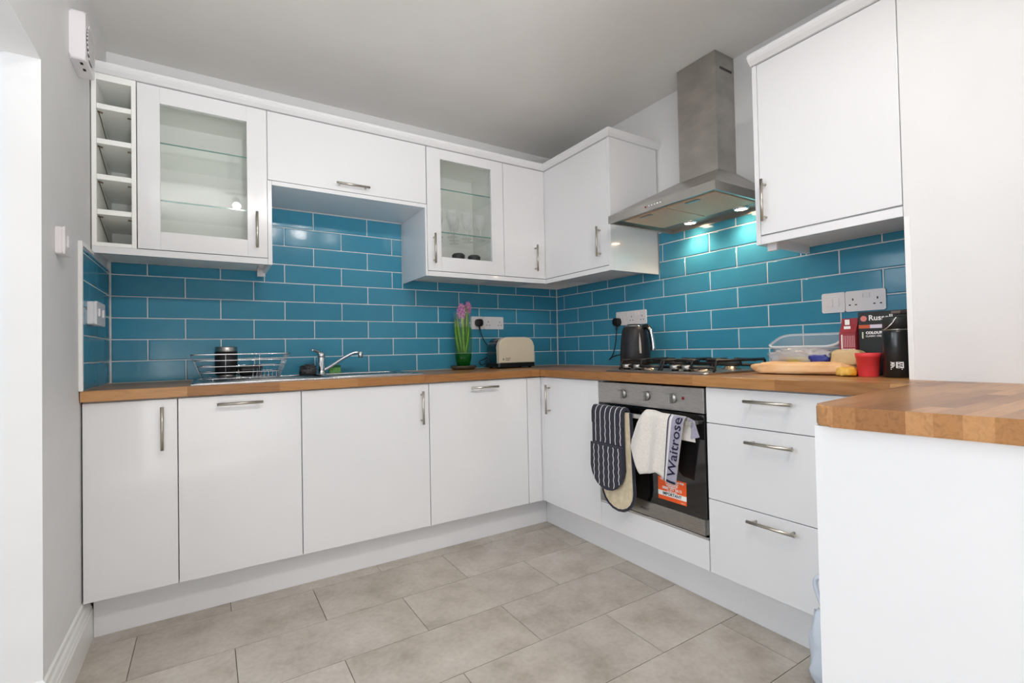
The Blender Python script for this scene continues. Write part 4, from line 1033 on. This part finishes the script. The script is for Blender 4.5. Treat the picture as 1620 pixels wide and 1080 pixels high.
# ------------------------------------------------------------------ hob
HX0, HX1, HY0, HY1 = -.548, -.060, -1.672, -1.085
t = thing('gas_hob', 'stainless steel gas hob with four burners and black pan supports', 'hob', ((HX0+HX1)/2, (HY0+HY1)/2, ZT))
bm = BM(); prism(bm, rrect(HX0, HX1, HY0, HY1, .015), ZT+.0005, ZT+.008, .003); obj('hob_plate', bm, M_STEEL, t)
HZ = ZT+.008
M_CAP = mat('burner_cap', rgb(60, 58, 57), .45, metal=.4); M_BRASS = mat('burner_alloy', rgb(206, 186, 164), .25, metal=1)
BUR = [(-.40, -1.245, .030), (-.18, -1.245, .038), (-.38, -1.535, .046), (-.17, -1.535, .033)]
for x, y, r in BUR:
    bm = BM(); lathe(bm, [(r*1.25, HZ), (r*1.25, HZ+.003), (r, HZ+.005), (r*.95, HZ+.013), (r*.6, HZ+.014)], (x, y, 0), 24); b_ = obj('burner', bm, M_BRASS, t)
    bm = BM(); lathe(bm, [(r*.82, HZ+.0142), (r*.86, HZ+.018), (r*.7, HZ+.021), (0, HZ+.022)], (x, y, 0), 24); obj('burner_cap', bm, M_CAP, b_)
def support(yc, x0, x1, y0, y1):
    bm = BM(); s = .0068; zt = HZ+.046
    def bar(p, q, zz=zt): tube(bm, [(*p, zz), (*q, zz)], s, 4)
    def leg(x, y): tube(bm, [(x, y, HZ+.0002), (x, y, zt)], s*1.1, 4)
    for y in (y0, y1):
        tube(bm, [(x0, y, HZ+.0005), (x0+.02, y, zt), (x1-.02, y, zt), (x1, y, HZ+.0005)], s, 4)
    xm = (x0+x1)/2
    tube(bm, [(xm, y0, HZ+.03), (xm, y1, HZ+.03)], s, 4)
    for x in (x0+.012, x1-.012): tube(bm, [(x, y0, HZ+.018), (x, y1, HZ+.018)], s, 4)
    for (bx_, by_, r) in BUR:
        if not y0 < by_ < y1: continue
        for dx, dy in ((0, 1), (0, -1)):
            tube(bm, [(bx_, y0 if dy < 0 else y1, zt-.002), (bx_, by_+dy*.030, zt), ], s, 4)
        e0, e1 = (x0+.012, xm) if bx_ < xm else (xm, x1-.012)
        tube(bm, [(e0, by_, HZ+.02), (e0+.012, by_, zt), (bx_-.028, by_, zt)], s, 4); tube(bm, [(e1, by_, HZ+.02), (e1-.012, by_, zt), (bx_+.028, by_, zt)], s, 4)
    return obj('pan_support', bm, M_IRON, t)
support(-1.245, -.475, -.085, -1.368, -1.118)
support(-1.535, -.475, -.085, -1.655, -1.384)
for y in (-1.150, -1.222, -1.445, -1.510):
    bm = BM(); lathe(bm, [(.0235, HZ+.008), (.0235, HZ+.023), (.0215, HZ+.026), (0, HZ+.026)], (-.455, y, 0), 22); k = obj('knob', bm, mat('satin_knob', rgb(190, 186, 182), .32, metal=.9), t)
    bm = BM(); lathe(bm, [(.016, HZ), (.016, HZ+.0078)], (-.455, y, 0), 16); obj('knob_stem', bm, M_BLACK, k)

# ------------------------------------------------------------------ things right of the hob
def local(bm, c, rz): bm.transform(Matrix.Translation(Vector(c)) @ Matrix.Rotation(rz, 4, 'Z')); return bm
# orange paper bag lying flat
t = thing('paper_bag', 'flat orange paper bag lying along the worktop in front of the tub', 'bag', (-.27, -1.88, ZT))
bm = BM(); lump(bm, (0, 0, .023), (.180, .058, .025), .16, 5, 2, n=20, e=.55); local(bm, (-.268, -1.905, ZT+.0005), -PI/2+.16)
obj('bag_body', bm, noisy(mat('orange_paper', rgb(238, 190, 138), .7), rgb(232, 178, 122), rgb(244, 204, 158), 9, bump=.3), t, True)
bm = BM(); lump(bm, (0, 0, .015), (.030, .036, .0175), .3, 8, 8, n=12, e=.7); local(bm, (-.305, -2.075, ZT+.0005), -PI/2+.2)
obj('printed_end', bm, noisy(mat('yellow_print', rgb(238, 180, 60), .5), rgb(236, 168, 40), rgb(244, 206, 110), 12), t, True)
# frosted tub
TX0, TX1, TY0, TY1, TZ0, TZ1 = -.200, -.062, -2.000, -1.745, ZT+.022, ZT+.118
t = thing('tub', 'open frosted plastic food tub tilted against the tiles behind the clear bag', 'tub', ((TX0+TX1)/2, (TY0+TY1)/2, ZT))
TILT = Matrix.Translation((TX0, 0, TZ0)) @ Matrix.Rotation(math.radians(-21), 4, 'Y') @ Matrix.Translation((-TX0, 0, -TZ0))
def tubring(q, z, r): return [(x, y, z) for x, y in rrect(TX0-q, TX1+q, TY0-q, TY1+q, r)]
def skin_rings(bm, loops):
    vr = [[bm.verts.new(p) for p in l] for l in loops]; n = len(vr[0])
    for a, b in zip(vr, vr[1:]):
        for k in range(n): f = bm.faces.new((a[k], a[(k+1) % n], b[(k+1) % n], b[k])); f.smooth = True
    return vr
bm = BM(); vr = skin_rings(bm, [tubring(-.018, TZ0, .03), tubring(-.013, TZ0+.01, .032), tubring(0, TZ1-.008, .036)]); bm.faces.new(vr[0])
bm.transform(TILT); obj('tub_body', bm, M_TUB, t)
bm = BM(); skin_rings(bm, [tubring(0, TZ1-.008, .036), tubring(.006, TZ1-.008, .040), tubring(.007, TZ1-.001, .041), tubring(.001, TZ1, .037)])
bm.transform(TILT); obj('tub_rim', bm, M_TUBRIM, t)
bm = BM(); lump(bm, (-.135, -1.87, TZ0+.024), (.036, .085, .022), .2, 7, 14, n=14); bm.transform(TILT)
tag(obj('bread_roll', bm, noisy(mat('pale_bread', rgb(214, 190, 166), .8), rgb(200, 172, 148), rgb(228, 208, 188), 20), smooth=True), 'pale bread roll inside the frosted tub', 'bread')
# crinkled clear bag of snacks
t = thing('snack_bag', 'crinkled clear bag with blue and yellow print in front of the tub', 'bag', (-.245, -1.87, ZT+.03))
bm = BM(); lump(bm, (0, 0, .024), (.105, .026, .034), .4, 9, 21, n=18, e=.7); local(bm, (-.232, -1.885, ZT+.043), -PI/2+.05); obj('film', bm, M_BAG, t)
bm = BM(); lump(bm, (0, 0, .014), (.035, .018, .016), .35, 8, 31, n=10); local(bm, (-.250, -1.958, ZT+.0445), -PI/2); obj('blue_print', bm, mat('blue_print', rgb(52, 60, 140), .4), t, True)
bm = BM(); lump(bm, (0, 0, .012), (.045, .018, .013), .35, 8, 33, n=10); local(bm, (-.236, -1.870, ZT+.0445), -PI/2); obj('yellow_print', bm, mat('mustard_print', rgb(190, 176, 84), .5), t, True)
bm = BM(); lump(bm, (0, 0, .016), (.055, .018, .018), .3, 8, 35, n=10); local(bm, (-.226, -1.845, ZT+.052), -PI/2); obj('contents', bm, noisy(mat('biscuit', rgb(196, 178, 160), .8), rgb(160, 140, 124), rgb(214, 200, 184), 40), t, True)
# tan paper packet
bm = BM(); lump(bm, (0, 0, .026), (.050, .036, .030), .18, 5, 44, n=14, e=.45); local(bm, (-.235, -2.050, ZT+.036), -PI/2+.1)
tag(obj('paper_packet', bm, noisy(mat('tan_paper', rgb(204, 174, 126), .75), rgb(190, 158, 110), rgb(216, 190, 146), 14), smooth=True), 'small tan paper packet beside the red cup', 'packet')
# dark red gable carton
M_RED = noisy(mat('dark_red_card', rgb(142, 38, 48), .45), rgb(132, 32, 42), rgb(154, 48, 58), 8); M_PINKP = mat('pink_print', rgb(214, 160, 168), .5)
t = thing('carton', 'dark red carton with a folded top, left of the black box', 'carton', (-.17, -2.05, ZT))
cy0_, cy1_, cx0_, cx1_ = -2.0640, -2.008, -.205, -.145
bm = BM(); bx(bm, cx0_, cx1_, cy0_, cy1_, ZT+.0005, ZT+.157, .002); cb = obj('carton_body', bm, M_RED, t)
bm = BM(); prism(bm, [(cx0_+.001, ZT+.1575), (cx1_-.001, ZT+.1575), (-.165, ZT+.19), (-.168, ZT+.212), (-.180, ZT+.212), (-.184, ZT+.19)], cy0_+.001, cy1_-.001, .001, axes='xzy'); gt = obj('folded_top', bm, M_RED, t)
for z, h_, y, w_ in ((.197, .020, -2.030, .016), (.174, .016, -2.033, .022)):
    bm = BM(); x = -.186 if z > .19 else -.1945
    bx(bm, x-.001, x, y-w_/2, y+w_/2, ZT+z-h_/2, ZT+z+h_/2); obj('printed_patch', bm, M_WPRINT, gt)
bm = BM(); bx(bm, cx0_-.0006, cx0_, -2.0205, -2.016, ZT+.098, ZT+.150); bx(bm, cx0_-.0006, cx0_, cy0_+.003, -2.016, ZT+.094, ZT+.0965); obj('printed_frame', bm, M_WPRINT, cb)
bm = BM()
for k in range(7): bx(bm, cx0_-.0006, cx0_, -2.060+k*.0056, -2.058+k*.0056, ZT+.102, ZT+.146)
for k in (0, 1, 2, 4, 5): bx(bm, cx0_-.0006, cx0_, -2.058+k*.0064, -2.055+k*.0064, ZT+.035, ZT+.085-(k % 2)*.012)
obj('printed_lines', bm, M_PINKP, cb)
# black toaster box
M_CARD = mat('black_card', rgb(36, 38, 38), .5); M_CARD2 = mat('grey_card', rgb(78, 84, 82), .5)
bxx0, bxx1, bxy0, bxy1, bzt = -.185, -.025, -2.272, -2.0655, ZT+.232
bm = BM(); bx(bm, bxx0, bxx1, bxy0, bxy1, ZT+.0005, bzt, .0015)
t = tag(obj('appliance_box', bm, M_CARD), 'black cardboard appliance box behind the black bottle', 'box')
def card(name, y0, y1, z0_, z1_, m, off=.0006):
    bm = BM(); bx(bm, bxx0-off, bxx0-off+.0005, y0, y1, z0_, z1_); return obj(name, bm, m, t)
card('printed_panel', bxy0+.001, bxy1-.006, ZT+.075, ZT+.150, M_CARD, .0004)
bm = BM(); lathe(bm, [(.0105, -.0008), (.0105, 0)], (bxx0, -2.084, ZT+.207), 20, axis='x'); obj('emblem', bm, mat('pale_red_print', rgb(216, 130, 126), .5), t)
face_text('lettering', 'Russell', .027, (bxx0-.0008, -2.137, ZT+.208), (0, -1, 0), M_WPRINT, t, .0006)
card('banner', -2.178, -2.104, ZT+.171, ZT+.184, mat('lilac_print', rgb(222, 214, 228), .5)); card('banner', -2.104, -2.0675, ZT+.171, ZT+.184, mat('coral_print', rgb(206, 92, 58), .5))
card('accent_bar', -2.082, -2.0775, ZT+.134, ZT+.158, mat('pale_green_print', rgb(222, 234, 206), .5))
face_text('lettering', 'COLOURS PLUS', .0125, (bxx0-.0008, -2.134, ZT+.154), (0, -1, 0), M_WPRINT, t, .0008)
face_text('lettering', 'CLASSIC CREAM', .0085, (bxx0-.0008, -2.120, ZT+.142), (0, -1, 0), M_WPRINT, t, .0002)
# red cup
ux_, uy_ = -.292, -2.136
bm = BM(); cz = ZT+.0005
lathe(bm, [(0, cz), (.0285, cz), (.030, cz+.003), (.0358, cz+.066), (.0378, cz+.0665), (.0386, cz+.081), (.0374, cz+.082), (.0345, cz+.079), (.028, cz+.006), (0, cz+.006)], (ux_, uy_, 0), 36)
tag(obj('cup', bm, mat('coral_red_plastic', rgb(232, 66, 72), .45)), 'red plastic cup on the worktop in front of the black box', 'cup')
# black bottle
t = thing('bottle', 'black insulated bottle with a white emblem and a wire loop', 'bottle', (-.285, -2.220, ZT))
q_ = (-.285, -2.220, 0); cz = ZT+.0005
bm = BM(); lathe(bm, [(.038, cz), (.0415, cz+.004), (.0415, cz+.150), (.040, cz+.156), (.039, cz+.157)], q_, 32); bb = obj('bottle_body', bm, mat('black_lacquer', rgb(26, 27, 28), .3, coat=.3), t)
bm = BM(); lathe(bm, [(.0405, cz+.1575), (.0405, cz+.161)], q_, 32); obj('band', bm, M_STEEL, t)
bm = BM(); lathe(bm, [(.040, cz+.1615), (.040, cz+.196), (.037, cz+.203), (0, cz+.205)], q_, 28); cap_ = obj('bottle_cap', bm, mat('grey_black_cap', rgb(44, 47, 48), .45), t)
bm = BM(); tube(bm, smooth_path([(-.327, -2.199, cz+.160), (-.331, -2.209, cz+.166), (-.331, -2.222, cz+.180), (-.322, -2.230, cz+.198), (-.31, -2.233, cz+.212)]), .002, 8); obj('wire_loop', bm, M_CHROME, cap_)
bm = BM(); bx(bm, -.328, -.262, -2.246, -2.218, cz+.211, cz+.222, .003); obj('carry_tab', bm, mat('dark_taupe', rgb(96, 84, 84), .5), cap_)
# emblem: a dark K of strokes beside a white block with a K cut out, and a bar underneath, wrapped on the cylinder
va_ = math.atan2(CAM.y-q_[1], CAM.x-q_[0])
def wrap(bm, name):
    for v in bm.verts:
        a = va_+v.co.x/.0415+.02; r = .0415+.0004+v.co.z
        v.co = V(q_[0]+r*math.cos(a), q_[1]+r*math.sin(a), cz+v.co.y)
    return obj(name, bm, M_WPRINT, bb)
bm = BM()
def stroke(p, q, w_):
    p, q = V(*p), V(*q); s = (q-p).normalized(); s = V(-s.y, s.x)*w_/2
    vs = [bm.verts.new((a.x, a.y, z)) for z in (0, .0003) for a in (p-s, q-s, q+s, p+s)]
    for f in ((0, 1, 2, 3), (4, 5, 6, 7), (0, 1, 5, 4), (1, 2, 6, 5), (2, 3, 7, 6), (3, 0, 4, 7)): bm.faces.new([vs[i] for i in f])
for a, b, w_ in (((-.0215, .052), (-.010, .045), .0022), ((-.0215, .044), (-.010, .051), .0022), ((-.0215, .040), (-.010, .043), .0022), ((-.0215, .033), (-.010, .040), .0022), ((-.0155, .052), (-.0155, .032), .0016), ((-.0215, .0285), (.010, .0285), .003),
                 ((-.0045, .0525), (-.0045, .032), .004), ((.012, .0525), (.012, .032), .003), ((-.003, .0515), (.012, .0515), .002), ((-.003, .033), (.012, .033), .002), ((-.002, .046), (.011, .0505), .003), ((-.002, .039), (.011, .0345), .003), ((.002, .0425), (.012, .0425), .003)): stroke(a, b, w_)
wrap(bm, 'emblem')

# ------------------------------------------------------------------ glassware in the second glazed cabinet
gz = 1.7142
def wine_glass(label, x, y):
    t = thing('wine_glass', label, 'glass', (x, y, gz), 'stemmed glasses in the glazed cabinet')
    bm = BM(); lathe(bm, [(0, gz+.0005), (.031, gz+.0008), (.031, gz+.002), (.006, gz+.006), (.004, gz+.012)], (x, y, 0), 18); obj('foot', bm, M_WINE, t)
    bm = BM(); lathe(bm, [(.004, gz+.0122), (.0034, gz+.04), (.0045, gz+.066)], (x, y, 0), 10, cap=False); obj('stem', bm, M_WINE, t)
    bm = BM(); lathe(bm, [(.0045, gz+.0662), (.020, gz+.078), (.030, gz+.098), (.033, gz+.120), (.030, gz+.150), (.028, gz+.162)], (x, y, 0), 20, cap=False); obj('bowl', bm, M_WINE, t)
    return t
GL = [(-.985, -.255), (-.885, -.250), (-.785, -.245), (-1.06, -.215), (-.935, -.175), (-.835, -.175), (-1.02, -.115), (-.895, -.095)]
ords = ['front row, nearest the door handle', 'front row, middle', 'front row, nearest the corner', 'second row, beside the cabinet side', 'second row, middle', 'second row, nearest the corner', 'back row, nearest the handle side', 'back row, nearest the corner']
g0 = None
for (x, y), o_ in zip(GL, ords):
    lb = 'clear stemmed glass on the glass shelf, '+o_
    if g0 is None: g0 = wine_glass(lb, x, y)
    else: copy_tree(g0, (x, y, gz), lb)
for x, y, nm, lb in ((-.945, -.255, 'dish', 'dark small dish in the glazed cabinet, nearer the handle'), (-.832, -.245, 'bowl', 'dark small bowl in the glazed cabinet, nearer the corner')):
    zb = 1.4965; bm = BM(); lathe(bm, [(0, zb), (.022, zb), (.030, zb+.012), (.038, zb+.100), (.040, zb+.112), (.030, zb+.122), (0, zb+.124)], (x, y, 0), 22)
    tag(obj(nm, bm, mat('charcoal_stoneware', rgb(46, 48, 50), .5)), lb, nm)

# ------------------------------------------------------------------ ceiling spotlight bar (seen only in reflections)
t = thing('spotlight_bar', 'white ceiling spotlight bar with four lamp heads', 'lamp', (-1.57, -2.62, ZC-.05))
bm = BM(); tube(bm, [(-2.1, -2.62, ZC-.05), (-1.04, -2.62, ZC-.05)], .011, 12); lathe(bm, [(.05, ZC-.0005), (.05, ZC-.02), (.012, ZC-.025), (.012, ZC-.045)], (-1.57, -2.62, 0), 20); obj('bar', bm, M_NICKEL, t)
for (x, y), aim, in zip(SPOTS, SPOT_AIM):
    c = V(x, y, ZC-.115); d = (Vector(aim)-c).normalized()
    bm = BM(); tube(bm, [(x, y, ZC-.05), (x, y, ZC-.115)], .005, 8); tube(bm, [c-d*.05, c-d*.02, c+d*.045], [.018, .033, .033], 16); h_ = obj('lamp_head', bm, M_NICKEL, t)
    bm = BM(); tube(bm, [c+d*.0455, c+d*.048], .030, 16); obj('bulb', bm, mat('spot_lamp_face', (1, .97, .92, 1), .3, emit=(1, .95, .87, 1), estr=45), h_)
    light('spot_light', 'SPOT', c+d*.055, aim, SPOT_POWER, (1, .96, .92), spot_size=2.2, spot_blend=.7, shadow_soft_size=.03)
